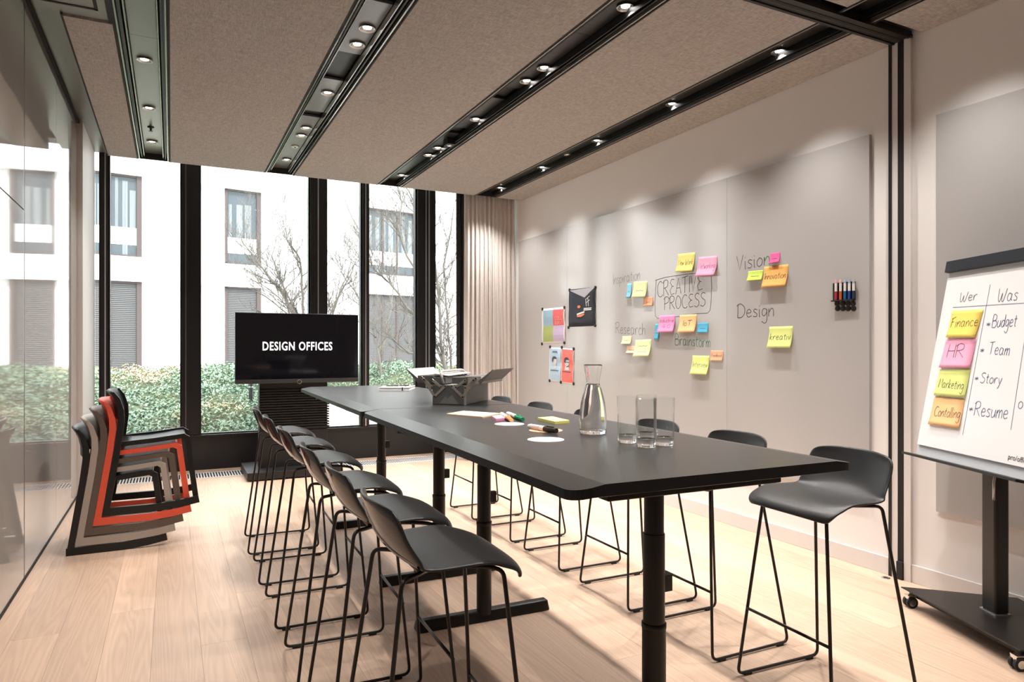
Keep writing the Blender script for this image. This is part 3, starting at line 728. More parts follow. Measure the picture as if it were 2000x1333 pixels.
def write(mb, txt, A, B, up, wd, n, cap):     # baseline from A to B (3D), cap = height of a capital in metres
    st, W = layout(txt); ax = (B - A) / W; ay = Vector(up).normalized() * cap / 8
    for s in st: ribbon(mb, [A + ax * x_ + ay * y_ for x_, y_ in s], wd, n)
NX = Vector((-1, 0, 0))
IX = XB - .0008
BO = (XR, 4.9, .43)
for txt, a, b, cap, mk, wd in (('Inspiration', (1198, 556), (1250, 546), 20, 'ink', .0035), ('Research', (1203, 652), (1260, 655), 22, 'ink', .0035), ('CREATIVE', (1284, 581), (1372, 567), 30, 'ink', .0055),
                               ('PROCESS', (1298, 606), (1378, 598), 25, 'ink', .0055), ('Vision', (1439, 529), (1503, 517), 28, 'ink', .0055), ('Design', (1441, 621), (1511, 618), 26, 'ink', .0055), ('Brainstorm', (1319, 674), (1387, 679), 21, 'ink_green', .005)):
    A = onX(*a, IX); B = onX(*b, IX); c = (onX(a[0], a[1] - cap, IX) - A).length
    mb = MB(BO); write(mb, txt, A, B, (0, 0, 1), wd, NX, c); mb.build('handwriting', M[mk], bd)
mb = MB(BO)
ribbon(mb, [onX(*p, IX) for p in ((1280, 548), (1300, 542), (1340, 536), (1376, 533), (1389, 534), (1390, 560), (1389, 590), (1387, 606), (1382, 612), (1362, 613), (1330, 618), (1300, 622), (1284, 622), (1280, 617), (1279, 590), (1281, 560), (1282, 548))], .0045, NX)
mb.build('drawn_box', M['ink'], bd)

# ------------------------------------------------------------------ sticky notes on the whiteboard
def note(px, color, text, label, lift=.02, ink='ink_dark', tilt=0, lines=1, wd=.0028):
    xl, yt, xr, yb = px
    TL, TR = onX(xl, yt, XB), onX(xr, yt, XB); BL = onX(xl, yb, XB)
    w_ = (TL - TR).length; h_ = (TL - BL).length; w_ = abs(TL.y - TR.y); z0 = (TL.z + onX(xr, yt, XB).z) / 2; c = Vector((XB, (TL.y + TR.y) / 2, z0))
    t = thing('sticky_note', label, 'sticky note', tuple(c), 0, 'sticky notes on the whiteboard')
    ct, st_ = math.cos(tilt), math.sin(tilt)
    def P(u, v, e=0):   # u 0..1 left to right, v 0..1 top to bottom
        yy = -(u - .5) * w_; zz = -v * h_
        return Vector((-.0012 - e - lift * v ** 2.2, yy * ct - zz * st_, yy * st_ + zz * ct))
    rows = [[P(i / 6, j / 8) for i in range(7)] for j in range(9)]
    o = MB().grid(rows).build('sheet', M['n_' + color], t, True); q = o.modifiers.new('solid', 'SOLIDIFY'); q.thickness = .0006; q.offset = -1
    mb = MB(); parts = text.split('|') if text else []
    for k, s in enumerate(parts):
        st, W = layout(s); span = min(.86, .2 + .1 * len(s)) if '~' not in s else .55; sc_ = span * w_ / W
        hh = min(sc_ * 1.5, .30 * h_ / 8) if len(parts) == 1 else min(sc_ * 1.3, .22 * h_ / 8); base = .62 if len(parts) == 1 else .42 + .34 * k
        if '~' in s: hh = .12 * h_ / 8
        for g_ in st:
            pts = [P((1 - span) / 2 + x_ * sc_ / w_, base - y_ * hh / h_, .0012) for x_, y_ in g_]
            ribbon(mb, pts, wd, NX)
    if parts: mb.build('handwriting', M[ink], t)
    return t
note((1325, 495, 1358, 531), 'yellow', 'New Work', 'mustard yellow sticky note reading New Work', .03, tilt=.05)
note((1365, 501, 1402, 539), 'pink', 'Networking', 'light pink sticky note reading Networking', .035, 'ink_purple', tilt=.05)
note((1225.5, 554, 1234, 582), 'sky', '~', 'narrow blue sticky strip beside the pale green note under Inspiration', .02, 'ink')
note((1238, 550, 1265, 581), 'palegreen', '~', 'pale green sticky note under the word Inspiration', .025, 'ink', tilt=.04)
note((1258, 581, 1276, 598), 'salmon', '~', 'small orange sticky note overlapping the pale green one under Inspiration', .012, tilt=.02)
note((1288, 616, 1319, 649), 'rose', 'Industrie|4.0', 'rose pink sticky note reading Industrie 4.0', .03, 'ink_purple')
note((1280, 633, 1288, 664), 'blue', '~', 'narrow blue sticky strip beside the rose pink Industrie note', .015, 'ink')
note((1328, 615, 1361, 649), 'peach', 'IoT', 'orange sticky note reading IoT', .03, wd=.004)
note((1363, 631, 1384, 650), 'blue', '~', 'blue sticky note to the side of the IoT note', .012, 'ink')
note((1216, 657, 1234, 672), 'palegreen', '~', 'small pale green sticky note under the word Research', .02, 'ink')
note((1225, 676, 1244, 690), 'palepeach', '~', 'small pale peach sticky note tucked beside the larger green one under Research', .018)
note((1241, 664, 1272, 696), 'palegreen', '~|~', 'large pale green sticky note under the word Research', .035, 'ink', tilt=-.03)
note((1353, 695, 1386, 731), 'lime', 'Interview', 'lime sticky note reading Interview below Brainstorm', .035, 'ink')
note((1389, 685, 1412.5, 705), 'salmon', 'Feedback', 'small orange sticky note reading Feedback', .012, wd=.002)
note((1505, 494, 1524, 514), 'hotpink', '~', 'small hot pink sticky note at the end of the word Vision', .015)
note((1462, 529, 1491, 548), 'limeg', '~', 'small bright green sticky note under the word Vision', .02, tilt=.03)
note((1493, 519, 1540, 560), 'orange', 'Innovation', 'large orange sticky note reading Innovation', .03, tilt=.02, wd=.0035)
note((1503, 638, 1549, 679), 'lime', 'kreativ', 'large lime sticky note reading kreativ', .03, wd=.0035)

# ------------------------------------------------------------------ posters and magnets
def magnet(px, py, label, group):
    p = onX(px, py, XB)
    t = thing('magnet', label, 'magnet', tuple(p), 0, group)
    MB().add([], []).tube([(0, 0, 0), (-.009, 0, 0)], [.0165, .0165], 16).build('disc', M['rubber'], t, bevel=.002)
    MB().tube([(-.009, 0, 0), (-.0105, 0, 0)], [.010, .009], 12).build('centre_dimple', M['dark_gap'], t)
    return t
def flatmat(n, c): 
    if n not in M: M[n] = mat(n, c, .7)
    return M[n]
def wallquad(mb, px, e):      # px polygon on the board, e = stand-off
    pts = [onX(a, b, XB - e) for a, b in px]; mb.add(pts, [tuple(range(len(pts)))])
def poster(name, label, corners, items, sheet):
    c = sum((onX(a, b, XB) for a, b in corners), Vector()) / 4
    t = thing(name, label, 'poster', tuple(c)); A, B, C, D = [onX(a, b, XB) for a, b in corners]
    rows = []
    for j in range(9):
        v = j / 8; row = []
        for i in range(7):
            u = i / 6; p = A.lerp(B, u).lerp(D.lerp(C, u), v)
            p.x -= .0015 + .010 * abs(math.sin(math.pi * v * 2)) ** 1.5 * (.3 + .7 * u)
            row.append(p)
        rows.append(row)
    o = MB(c).grid(rows).build('sheet', M['paper'] if not sheet else sheet, t, True); q = o.modifiers.new('solid', 'SOLIDIFY'); q.thickness = .0005; q.offset = -1
    def bump_(u, v): return .0028 + .010 * abs(math.sin(math.pi * v * 2)) ** 1.5 * (.3 + .7 * u)
    for ii, (nm, m, polys) in enumerate(items):
        mb = MB(c)
        for k, poly in enumerate(polys):
            # poly in uv; subdivide quads vertically so they follow the sheet
            if len(poly) == 4 and poly[0][1] == poly[1][1]:
                (u0, v0), (u1, _), (_, v1), _ = poly; n = max(1, int((v1 - v0) * 12)); rows = []
                for j in range(n + 1):
                    v = v0 + (v1 - v0) * j / n
                    row = []
                    for i in range(5):
                        u = u0 + (u1 - u0) * i / 4
                        p = A.lerp(B, u).lerp(D.lerp(C, u), v); p.x -= bump_(u, v) + (.0008 + .0012 * ii + .0002 * k) * (nm != 'print_field'); row.append(p)
                    rows.append(row)
                mb.grid(rows)
            else:
                uc = sum(p[0] for p in poly) / len(poly); vc = sum(p[1] for p in poly) / len(poly)
                pts = []
                for u, v in poly:
                    p = A.lerp(B, u).lerp(D.lerp(C, u), v); p.x -= max(bump_(u, v), bump_(uc, vc)) + .0008 + .0012 * ii + .0002 * k; pts.append(p)
                mb.add(pts, [tuple(range(len(pts)))])
        mb.build(nm, m, t)
    return t
def rc(u0, v0, u1, v1): return [(u0, v0), (u1, v0), (u1, v1), (u0, v1)]
def ell(cx_, cy_, a, b, n=14, s=0, e=2 * math.pi): return [(cx_ + a * math.cos(s + (e - s) * i / n), cy_ + b * math.sin(s + (e - s) * i / n)) for i in range(n)]
poster('wall_poster', 'poster of four coloured squares, blue red green and lilac, held by magnets', [(1059, 604), (1104, 600), (1105, 670), (1059, 672)],
       [('print_field', flatmat('pr_blue', (.30, .46, .58)), [rc(.06, .05, .5, .5)]), ('print_field', flatmat('pr_red', (.72, .13, .13)), [rc(.5, .05, .95, .5)]),
        ('print_field', flatmat('pr_green', (.35, .42, .14)), [rc(.06, .5, .5, .95)]), ('print_field', flatmat('pr_lilac', (.50, .40, .58)), [rc(.5, .5, .95, .95)])], None)
pp = [o for o in bpy.data.objects if o.get('category') == 'poster'][-1]
mb = MB(pp.location)
A_, B_ = onX(1083.5, 625, XB - .0145), onX(1102, 624, XB - .0145); write(mb, 'COLLA', A_, B_, (0, 0, 1), .003, NX, .035)
A_, B_ = onX(1083.5, 634, XB - .0145), onX(1102, 633, XB - .0145); write(mb, 'BORATE', A_, B_, (0, 0, 1), .003, NX, .035)
mb.build('print_lettering', flatmat('pr_pale', (.85, .55, .5)), pp)
poster('wall_poster', 'dark poster with a pale triangle and white window lines, held by magnets', [(1112, 566), (1164, 561), (1164, 637), (1111, 639)],
       [('print_shape', flatmat('pr_grey', (.42, .42, .46)), [[(.02, .03), (.98, .0), (.62, .25)]]), ('print_shape', flatmat('pr_white', (.8, .8, .8)), [[(.66, .30), (.68, .30), (.68, .48), (.66, .48)], [(.74, .27), (.76, .27), (.76, .48), (.74, .48)], [(.66, .30), (.82, .21), (.82, .225), (.66, .315)], [(.66, .39), (.82, .31), (.82, .325), (.66, .405)], rc(.58, .52, .86, .545), rc(.58, .56, .86, .585), [(.34, .66), (.62, .60), (.62, .64), (.34, .70)]]),
        ('print_shape', flatmat('pr_orange', (.75, .25, .12)), [ell(.40, .48, .06, .04), [(.34, .71), (.62, .66), (.62, .70), (.5, .75), (.36, .75)]])], flatmat('pr_dark', (.022, .027, .04)))
def portrait(lbl, cor, cc, beard):
    poster('wall_poster', lbl, cor, [('print_field', cc, [rc(.06, .03, .97, .97)]),
        ('print_shape', flatmat('pr_skin', (.55, .57, .60)), [ell(.48, .40, .19, .11), [(.30, .62), (.36, .50), (.58, .50), (.70, .62)]]),
        ('print_shape', flatmat('pr_hair', (.06, .06, .08)), [[(.28, .40), (.27, .32), (.36, .26), (.56, .255), (.68, .31), (.60, .33), (.42, .33), (.36, .42)]] + ([[(.38, .46), (.62, .44), (.60, .53), (.46, .54)], rc(.40, .385, .66, .405)] if beard else []) + [rc(.15, .655, .85, .68)] + ([] if beard else [rc(.3, .10, .7, .12), rc(.25, .135, .75, .15)])),
        ], None)
portrait('pale blue portrait poster printed with a man\'s head, held by magnets', [(1074, 679), (1097, 680), (1096, 747), (1073, 745)], flatmat('pr_sky', (.40, .55, .68)), False)
portrait('red portrait poster printed with a bearded head, held by magnets', [(1097, 680), (1122, 682), (1121, 751), (1096, 748)], flatmat('pr_coral', (.80, .17, .15)), True)
for pts, lb in ((((1060, 604), (1103, 601), (1059, 672), (1103, 670)), 'round black magnet pinning a corner of the four colour poster'),
                (((1113, 567), (1163.5, 562), (1111, 640), (1163, 636)), 'round black magnet pinning a corner of the dark poster'),
                (((1075, 678), (1098, 679), (1121, 682), (1074, 744), (1096, 747), (1121, 750)), 'round black magnet pinning the blue and red portrait posters')):
    for p in pts: magnet(*p, lb, lb.replace('round black magnet', 'magnets'))
# marker rack
rk = thing('marker_rack', 'narrow black magnetic rack holding whiteboard markers upright', 'marker rack', tuple(onX(1650, 588, XB)))
y0, y1 = onX(1672, 580, XB).y, onX(1628, 580, XB).y; zc = onX(1650, 584, XB).z
MB(rk.location).box(XB - .012, XB, y0 + .002, y1 - .004, zc - .012, zc + .10).build('back_plate', M['p_black'], rk)
MB(rk.location).box(XB - .030, XB - .01, y0 + .002, y1 - .004, zc - .014, zc - .006).build('shelf', M['p_black'], rk)
for i, (mx, cc, nm) in enumerate(((1633, (.45, .02, .06), 'dark red'), (1642, (.62, .10, .03), 'orange'), (1650.5, (.0, .13, .28), 'teal'), (1659, (.01, .05, .30), 'blue'), (1667.5, (.02, .03, .08), 'black'))):
    p = onX(mx, 584, XB - .02); zb = zc - .006; zt = onX(mx, 547, XB).z
    t = thing('whiteboard_marker', 'whiteboard marker with a %s cap in the rack on the wall' % nm, 'marker', (XB - .021, p.y, zb), 0, 'markers in the wall rack')
    hgt = zt - zb; r_ = .0082
    MB().lathe([(0, 0), (r_, 0), (r_ * 1.02, .002), (r_, hgt * .42), (0, hgt * .42)], 14).build('cap', flatmat('mk_' + nm, cc), t, True, auto=40)
    MB().lathe([(0, hgt * .42), (r_ * .95, hgt * .42), (r_ * .95, hgt * .80), (0, hgt * .80)], 14).build('barrel', M['white_plastic'], t, True, auto=40)
    MB().lathe([(0, hgt * .80), (r_ * .9, hgt * .80), (r_ * .9, hgt * .93), (r_ * .55, hgt), (0, hgt)], 14).build('end_plug', flatmat('mkp_' + nm, tuple(.35 + .6 * c for c in cc)), t, True, auto=40)
for ry, xs_ in ((593, (1636, 1647, 1657, 1667)), (603, (1637, 1647.5, 1657.5, 1668))):
    for mx in xs_: magnet(mx, ry, 'round black magnet clustered under the marker rack', 'magnets clustered under the marker rack')

# ------------------------------------------------------------------ flip chart
ca = Vector((3.336, 1.807, 0)); al = rad(24.1); dh = Vector((math.sin(al), math.cos(al), 0)); nn = Vector((math.cos(al), -math.sin(al), 0))   # nn points away from the viewer side
BZ, TZf = .764, 1.69
def fp(s, off, z): return ca + dh * s + nn * off + Vector((0, 0, z))
fc = thing('flip_chart', 'mobile flip chart with written paper pad on a black wheeled stand', 'flip chart', tuple(ca))
o_ = tuple(ca)
bot0, top0 = -.12, .055
upv = (fp(0, top0, TZf) - fp(0, bot0, BZ)).normalized(); fn = dh.cross(upv); fn = fn if fn.dot(nn) < 0 else -fn    # outward normal towards the writer
PL = fp(0, bot0, BZ)
MB(o_).slab([fp(.352, bot0 + .002, BZ), fp(-.352, bot0 + .002, BZ), fp(-.352, top0 + .002, TZf), fp(.352, top0 + .002, TZf)], -fn, .022).build('board', M['paper_edge'], fc)
MB(o_).slab([fp(.343, bot0, BZ) + upv * .05, fp(-.343, bot0, BZ) + upv * .05, fp(-.343, top0, TZf) - upv * .04, fp(.343, top0, TZf) - upv * .04], fn, .009).build('paper_pad', M['paper'], fc)
MB(o_).slab([fp(.357, top0, TZf) - upv * .012, fp(-.357, top0, TZf) - upv * .012, fp(-.357, top0, TZf) + upv * .045, fp(.357, top0, TZf) + upv * .045], fn, .022).build('clamp_bar', mat('clamp_blue_black', (.012, .016, .024), .45), fc, bevel=.002)
MB(o_).slab([fp(.372, bot0, BZ) - upv * .012, fp(-.372, bot0, BZ) - upv * .012, fp(-.372, bot0, BZ), fp(.372, bot0, BZ)], fn, .062).build('pen_tray', M['black_metal'], fc, bevel=.002)
MB(o_).hexa([fp(-.045, -.012, .1), fp(.045, -.012, .1), fp(.045, .055, .1), fp(-.045, .055, .1)], [fp(-.045, -.012, 1.25), fp(.045, -.012, 1.25), fp(.045, .055, 1.25), fp(-.045, .055, 1.25)]).build('column', M['bronze_metal'], fc, bevel=.012, seg=3)
MB(o_).hexa([fp(-.049, -.016, .096), fp(.049, -.016, .096), fp(.049, .059, .096), fp(-.049, .059, .096)], [fp(-.049, -.016, .103), fp(.049, -.016, .103), fp(.049, .059, .103), fp(-.049, .059, .103)]).build('column_trim', M['rail_metal'], fc)
MB(o_).tube(fillet([fp(-.055, -.02, .74), fp(-.058, -.03, .70), fp(-.058, -.03, .62)], .01), .006, 8).build('release_lever', M['rail_metal'], fc, True)
A, B_, Cc, D = fp(.35, -.20, 0), fp(-.38, -.17, 0), fp(-.34, .23, 0), fp(.16, .255, 0)
def up_(p, z): return Vector((p.x, p.y, z))
E1, E2 = A + nn * .06, B_ + nn * .06
MB(o_).hexa([up_(A, .088), up_(B_, .088), up_(Cc, .092), up_(D, .092)], [up_(A, .0945), up_(B_, .0945), up_(Cc, .1), up_(D, .1)]).build('base_plate', M['bronze_metal'], fc, bevel=.002)
MB(o_).hexa([up_(A + nn * .05, .05), up_(B_ + nn * .05, .05), up_(Cc, .05), up_(D, .05)], [up_(A + nn * .03, .089), up_(B_ + nn * .03, .089), up_(Cc, .093), up_(D, .093)]).build('base_skirt', M['black_metal'], fc)
for q in (A + dh * -.03 + nn * .03, B_ + dh * .035 + nn * .02, Cc - nn * .05 + dh * .04, D - nn * .05 - dh * .04):
    w_ = MB(o_)
    for s in (-1, 1):
        c0 = up_(q, .028) + dh * (s * .006); w_.tube([c0, c0 + dh * (s * .014)], .028, 18)
    wo = w_.build('caster', M['rubber'], fc)
    MB(o_).tube([up_(q, .028) - dh * .0215, up_(q, .028) + dh * .0215], .017, 14).build('caster_hub', M['chrome'], wo)
    MB(o_).hexa([up_(q - nn * .02 - dh * .008, .03), up_(q - nn * .02 + dh * .008, .03), up_(q + nn * .02 + dh * .008, .03), up_(q + nn * .02 - dh * .008, .03)], [up_(q - nn * .02 - dh * .02, .062), up_(q - nn * .02 + dh * .02, .062), up_(q + nn * .02 + dh * .02, .062), up_(q + nn * .02 - dh * .02, .062)]).build('caster_fork', M['chrome'], wo)
FP = PL + fn * .0098
def fhit(px, py, e=0): return onP(px, py, FP + fn * e, fn)
def fwrite(txt, a, b, cap, mk, wd=.0028, e=0, ob=None, par=None):
    A = fhit(*a, e); B = fhit(*b, e); c = (fhit(a[0] + cap * .22, a[1] - cap, e) - A).dot(upv)
    mb = MB(ob or o_); write(mb, txt, A, B, upv, wd, fn, c); return mb.build('handwriting', M[mk], par or fc)
fwrite('Wer', (1874, 590), (1907, 586), 19, 'ink'); fwrite('Was', (1948, 589), (1986, 587), 26, 'ink')
for t_, a, b, c_ in (('Budget', (1937, 640), (1984, 638), 24), ('Team', (1930, 692), (1970, 695), 24), ('Story', (1914, 748), (1955, 751), 20), ('Resume', (1902, 812), (1967, 819), 27)):
    fwrite(t_, a, b, c_, 'ink_blue')
for x_, y_ in ((1926, 639), (1914, 690), (1903, 745), (1892, 805)): fwrite('*', (x_, y_), (x_ + 7, y_), 12, 'ink_blue')
fwrite('O', (1988, 798), (1996, 799), 14, 'ink_blue')
for a, b in (((1934, 556), (1880, 850)), ((2001, 664), (1974, 840)), ((1861, 601), (2004, 592))):
    mb = MB(o_); ribbon(mb, [fhit(*a), fhit((a[0] + b[0]) / 2, (a[1] + b[1]) / 2), fhit(*b)], .0022, fn); mb.build('ruled_line', M['ink_blue'], fc)
me = text_mesh('pro/office', 1, .004); xs = [v.co.x for v in me.vertices]
A = fhit(1968, 897); B = fhit(1999, 905); sc_ = (B - A).length / (max(xs) * .78); dx_ = (B - A).normalized()
for v in me.vertices: v.co = A + dx_ * v.co.x * sc_ + upv * v.co.y * sc_ * 1.15 - ca
me.materials.append(M['ink_dark']); t = bpy.data.objects.new('print_logo', me); col.objects.link(t); t.parent = fc
for qd, cc, txt, ta, tb, cap in ((((1860, 607), (1921, 604), (1906, 660), (1850, 660)), 'gold', 'Finance', (1858, 640), (1910, 637), 19), (((1848, 663), (1908, 661), (1896, 720), (1836, 719)), 'pink', 'HR', (1850, 699), (1882, 699), 26),
                            (((1835, 723), (1896, 720), (1886, 778), (1826, 773)), 'lime', 'Marketing', (1834, 757), (1882, 762), 17), (((1825, 775), (1884, 780), (1875, 838), (1815, 829)), 'peach', 'Contolling', (1825, 813), (1875, 818), 19)):
    P4 = [fhit(*q, .001) for q in qd]; c = (P4[0] + P4[1]) / 2
    t = thing('sticky_note', {'gold': 'golden yellow', 'pink': 'pink', 'lime': 'lime green', 'peach': 'peach orange'}[cc] + ' sticky note reading %s on the flip chart paper' % txt, 'sticky note', tuple(c), 0, 'sticky notes on the flip chart')
    rows = [[P4[0].lerp(P4[1], i / 4).lerp(P4[3].lerp(P4[2], i / 4), j / 8) + fn * (.008 * (j / 8) ** 2.2) for i in range(5)] for j in range(9)]
    o = MB(c).grid(rows).build('sheet', M['n_' + cc], t, True); q = o.modifiers.new('solid', 'SOLIDIFY'); q.thickness = .0005; q.offset = 0
    A = fhit(*ta, .001); B = fhit(*tb, .001); e = .0085 * .35
    mb = MB(c); st, W = layout(txt); capm = (fhit(ta[0] + cap * .22, ta[1] - cap, .001) - A).dot(upv)
    for g_ in st:
        pts = []
        for x_, y_ in g_:
            p = A + (B - A) / W * x_ + upv * y_ * capm / 8
            v = max(0, min(1, (P4[0] - p).dot(upv) / max(1e-4, (P4[0] - P4[3]).dot(upv)))); pts.append(p + fn * (.008 * v ** 2.2 + .0012))
        ribbon(mb, pts, .0024, fn)
    mb.build('handwriting', M['ink_dark'], t)

# ------------------------------------------------------------------ things on the table
def gl(px, py): return onZ(px, py, TZ)
cp = gl(1158, 848)
cf = thing('carafe', 'tall clear glass carafe filled with water on the black table', 'carafe', tuple(cp))
cprof = [(0, .001), (.046, .001), (.050, .006), (.0505, .03), (.050, .07), (.044, .12), (.034, .16), (.0265, .183), (.0245, .195), (.026, .205), (.034, .255), (.0345, .258)]
inner = [(.0325, .258), (.0320, .254), (.0242, .205), (.0225, .195), (.0245, .183), (.0318, .16), (.0418, .12), (.0478, .07), (.0482, .03), (.046, .017), (0, .016)]
MB().lathe(cprof + inner, 40).build('glass_body', M['glass'], cf, True)
MB().lathe([(0, .0158), (.0462, .0168), (.0484, .03), (.0480, .07), (.0420, .12), (.0320, .16), (.0247, .183), (.0240, .187), (0, .187)], 40).build('water', M['water'], cf, True)
gs = None
for i, (a, b, lb) in enumerate(((1225, 865, 'clear straight drinking glass standing next to the carafe'), (1262, 873.5, 'clear straight drinking glass at the front of the glass cluster'), (1297, 870, 'clear straight drinking glass standing on the side away from the carafe'), (1263, 860, 'clear straight drinking glass at the back of the glass cluster'))):
    p = gl(a, b); d = (Vector((p.x, p.y)).length)
    if gs is None:
        gs = thing('drinking_glass', lb, 'glass', tuple(p), 0, 'drinking glasses on the table')
        MB().lathe([(.0322, .027), (.0345, .156), (.0338, .157), (.0331, .156), (.0305, .028)], 32, closed=True).build('glass_wall', M['thin_glass'], gs, True)
        MB().lathe([(0, .0005), (.029, .0005), (.0318, .004), (.0322, .027), (.0300, .0272), (.022, .023), (0, .022)], 32).build('glass_base', M['glass'], gs, True)
    else:
        o = copy_tree(gs); o.location = p; o['label'] = lb
for (a, b, r_, m, lb) in ((995, 829, .062, 'card_white', 'round white paper card next to the green marker'), (1066, 841.5, .065, 'card_orange', 'round pale orange paper card under the black marker'), (1066, 859.5, .064, 'card_white', 'round white paper card in front of the orange one')):
    p = gl(a, b); t = thing('paper_disc', lb, 'paper card', tuple(p), 0, 'round paper cards')
    MB().lathe([(0, .0), (r_, .0), (r_, .0012), (0, .0012)], 40).build('card', M[m], t)
    MB().lathe([(0, .00125), (r_ * .985, .00125), (r_ * .985, .0016), (0, .0016)], 40).build('top_sheet', M[m], t)
def pad(name, label, quad, hgt, top, side):
    q = [gl(*p) for p in quad]; c = sum(q, Vector()) / 4; t = thing(name, label, 'note pad', tuple(c))
    MB(c).slab(q, (0, 0, 1), hgt * .93).build('sheet_stack', M[side], t)
    MB(c).slab([p + Vector((0, 0, hgt * .93)) for p in q], (0, 0, 1), hgt * .07).build('top_sheet', M[top], t)
pad('card_stack', 'stack of long kraft coloured cards lying on the black table', [(872, 811), (943, 817), (979, 810), (905, 805)], .006, 'board_paper', 'board_paper')
pad('note_pad', 'small pink sticky note pad beside the kraft cards', [(961, 817), (969, 823), (986, 821), (978, 815)], .010, 'n_pink', 'n_rose')
pad('note_pad', 'square yellow sticky note pad on the black table', [(1050, 821), (1084, 829), (1112, 826.5), (1079, 818.5)], .011, 'n_lime', 'pad_side')
def marker(a, b, cc, label, rr=.0095, body='white_plastic'):
    A = gl(*a); B = gl(*b); A.z = B.z = TZ + rr + .001; L = (B - A).length; ax = (B - A).normalized()
    t = thing('marker_pen', label, 'marker', tuple(A)); o = A
    def seg(u0, u1, r0, r1, nm, m): MB(o).tube([A + ax * L * u0, A + ax * L * (u0 + .02), A + ax * L * (u1 - .02), A + ax * L * u1], [r0 * .93, r0, r1, r1 * .93], 16).build(nm, m, t, True, auto=50)
    seg(0, .07, rr * .8, rr * .9, 'end_plug', M['white_plastic']); seg(.06, .60, rr, rr, 'barrel', M[body]); seg(.58, 1.0, rr * 1.02, rr * .95, 'cap', flatmat('cap_' + label[:9], cc))
    up = Vector((0, 0, 1)); sd = ax.cross(up)
    MB(o).slab([A + ax * L * .66 + sd * .0025 + up * rr, A + ax * L * .66 - sd * .0025 + up * rr, A + ax * L * .9 - sd * .0025 + up * rr, A + ax * L * .9 + sd * .0025 + up * rr], up, .0025).build('clip', flatmat('cap_' + label[:9], cc), t)
    MB(o).tube([A + ax * L * .2, A + ax * L * .45], [rr * 1.006, rr * 1.006], 16).build('print_band', flatmat('mkband_' + label[:9], (.72, .62, .58)), t, True)
marker((991, 812), (1021, 824), (0, .25, .11), 'green capped white marker pen lying by the kraft cards')
marker((979, 813), (999, 826), (.85, .35, .12), 'orange capped white marker pen lying by the pink pad')
marker((1033, 838.5), (1087, 848), (.025, .018, .014), 'black capped white marker pen lying on the round orange card', .0105)
q = [gl(*p) for p in ((742, 765), (811, 764), (806, 758), (747, 758))]
nb = thing('notebook', 'closed white notebook lying near the window end of the table', 'notebook', tuple(sum(q, Vector()) / 4))
nc = nb.location.copy(); hx = Vector((.235, -.118, 0)).normalized() * .115; hy = Vector((.118, .235, 0)).normalized() * .15
Q = [nc - hx - hy, nc + hx - hy, nc + hx + hy, nc - hx + hy]
MB(nc).slab(Q, (0, 0, 1), .004).slab([p + Vector((0, 0, .020)) for p in Q], (0, 0, 1), .003).build('cover', M['white_plastic'], nb)
MB(nc).slab([nc + (p - nc) * .97 + Vector((0, 0, .004)) for p in Q], (0, 0, 1), .016).build('pages', M['paper'], nb)
MB(nc).slab([p + Vector((0, 0, .0235)) for p in (nc + hx * .5 - hy, nc + hx * .56 - hy, nc + hx * .56 + hy, nc + hx * .5 + hy)], (0, 0, 1), .0012).slab([nc + hx * .5 - hy * 1.005, nc + hx * .56 - hy * 1.005, nc + hx * .56 - hy * 1.005 + Vector((0, 0, .024)), nc + hx * .5 - hy * 1.005 + Vector((0, 0, .024))], -hy, .001).build('elastic_band', M['p_black'], nb)
pn = thing('ballpoint_pen', 'slim black pen lying on the white notebook', 'pen', tuple(nc + Vector((0, 0, .0235))))
pa, pb = nc - hx * .8 - hy * .1 + Vector((0, 0, .0285)), nc + hx * .7 + hy * .35 + Vector((0, 0, .0285))
MB(pn.location).tube([pa, pa.lerp(pb, .08), pa.lerp(pb, .9), pb], [.001, .0045, .005, .0042], 10).build('barrel', M['p_black'], pn, True)
MB(pn.location).tube([pa.lerp(pb, .68) + Vector((0, 0, .007)), pa.lerp(pb, .98) + Vector((0, 0, .006))], .0013, 6).build('clip', M['chrome'], pn)
MB(pn.location).tube([pa.lerp(pb, .55), pa.lerp(pb, .58)], .0053, 10).build('ring', M['chrome'], pn)

# toolbox (cantilever, open)
ta = rad(46); ex = Vector((math.cos(ta), math.sin(ta), 0)); ey = Vector((-math.sin(ta), math.cos(ta), 0)); W2, L2 = .1, .19
near = gl(909, 792); tc_ = near + ex * L2 + ey * W2; tc_.z = TZ
tb = thing('toolbox', 'open grey metal cantilever toolbox with spread trays on the table', 'toolbox', tuple(tc_), ta)
h0 = .112
MB().box(-L2, L2, -W2, W2, 0, .004).box(-L2, -L2 + .003, -W2, W2, 0, h0).box(L2 - .003, L2, -W2, W2, 0, h0).box(-L2, L2, -W2, -W2 + .003, 0, h0).box(-L2, L2, W2 - .003, W2, 0, h0).build('body', M['tool_grey'], tb, bevel=.0015)
MB().add([(-L2 - .001, -.06, .004), (-L2 - .001, .06, .004), (-L2 - .001, .02, .05), (-L2 - .001, .008, .036), (-L2 - .001, -.02, .056)], [(0, 4, 3, 2, 1)]).build('end_decal', flatmat('tool_mid', (.24, .24, .235)), tb)
MB().box(-L2 - .0015, -L2 + .004, -W2 - .0015, -W2 + .008, 0, h0).box(-L2 - .0015, L2 + .0015, -W2 - .0015, W2 + .0015, h0 - .004, h0).build('corner_edge', M['tool_light'], tb)
def tray(y0, y1, z0, z1, nm, m):
    a, b = sorted((y0, y1))
    return MB().box(-L2, L2, a, b, z0, z0 + .003).box(-L2, -L2 + .003, a, b, z0, z1).box(L2 - .003, L2, a, b, z0, z1).box(-L2, L2, a, a + .003, z0, z1).box(-L2, L2, b - .003, b, z0, z1).build(nm, m, tb, bevel=.001)
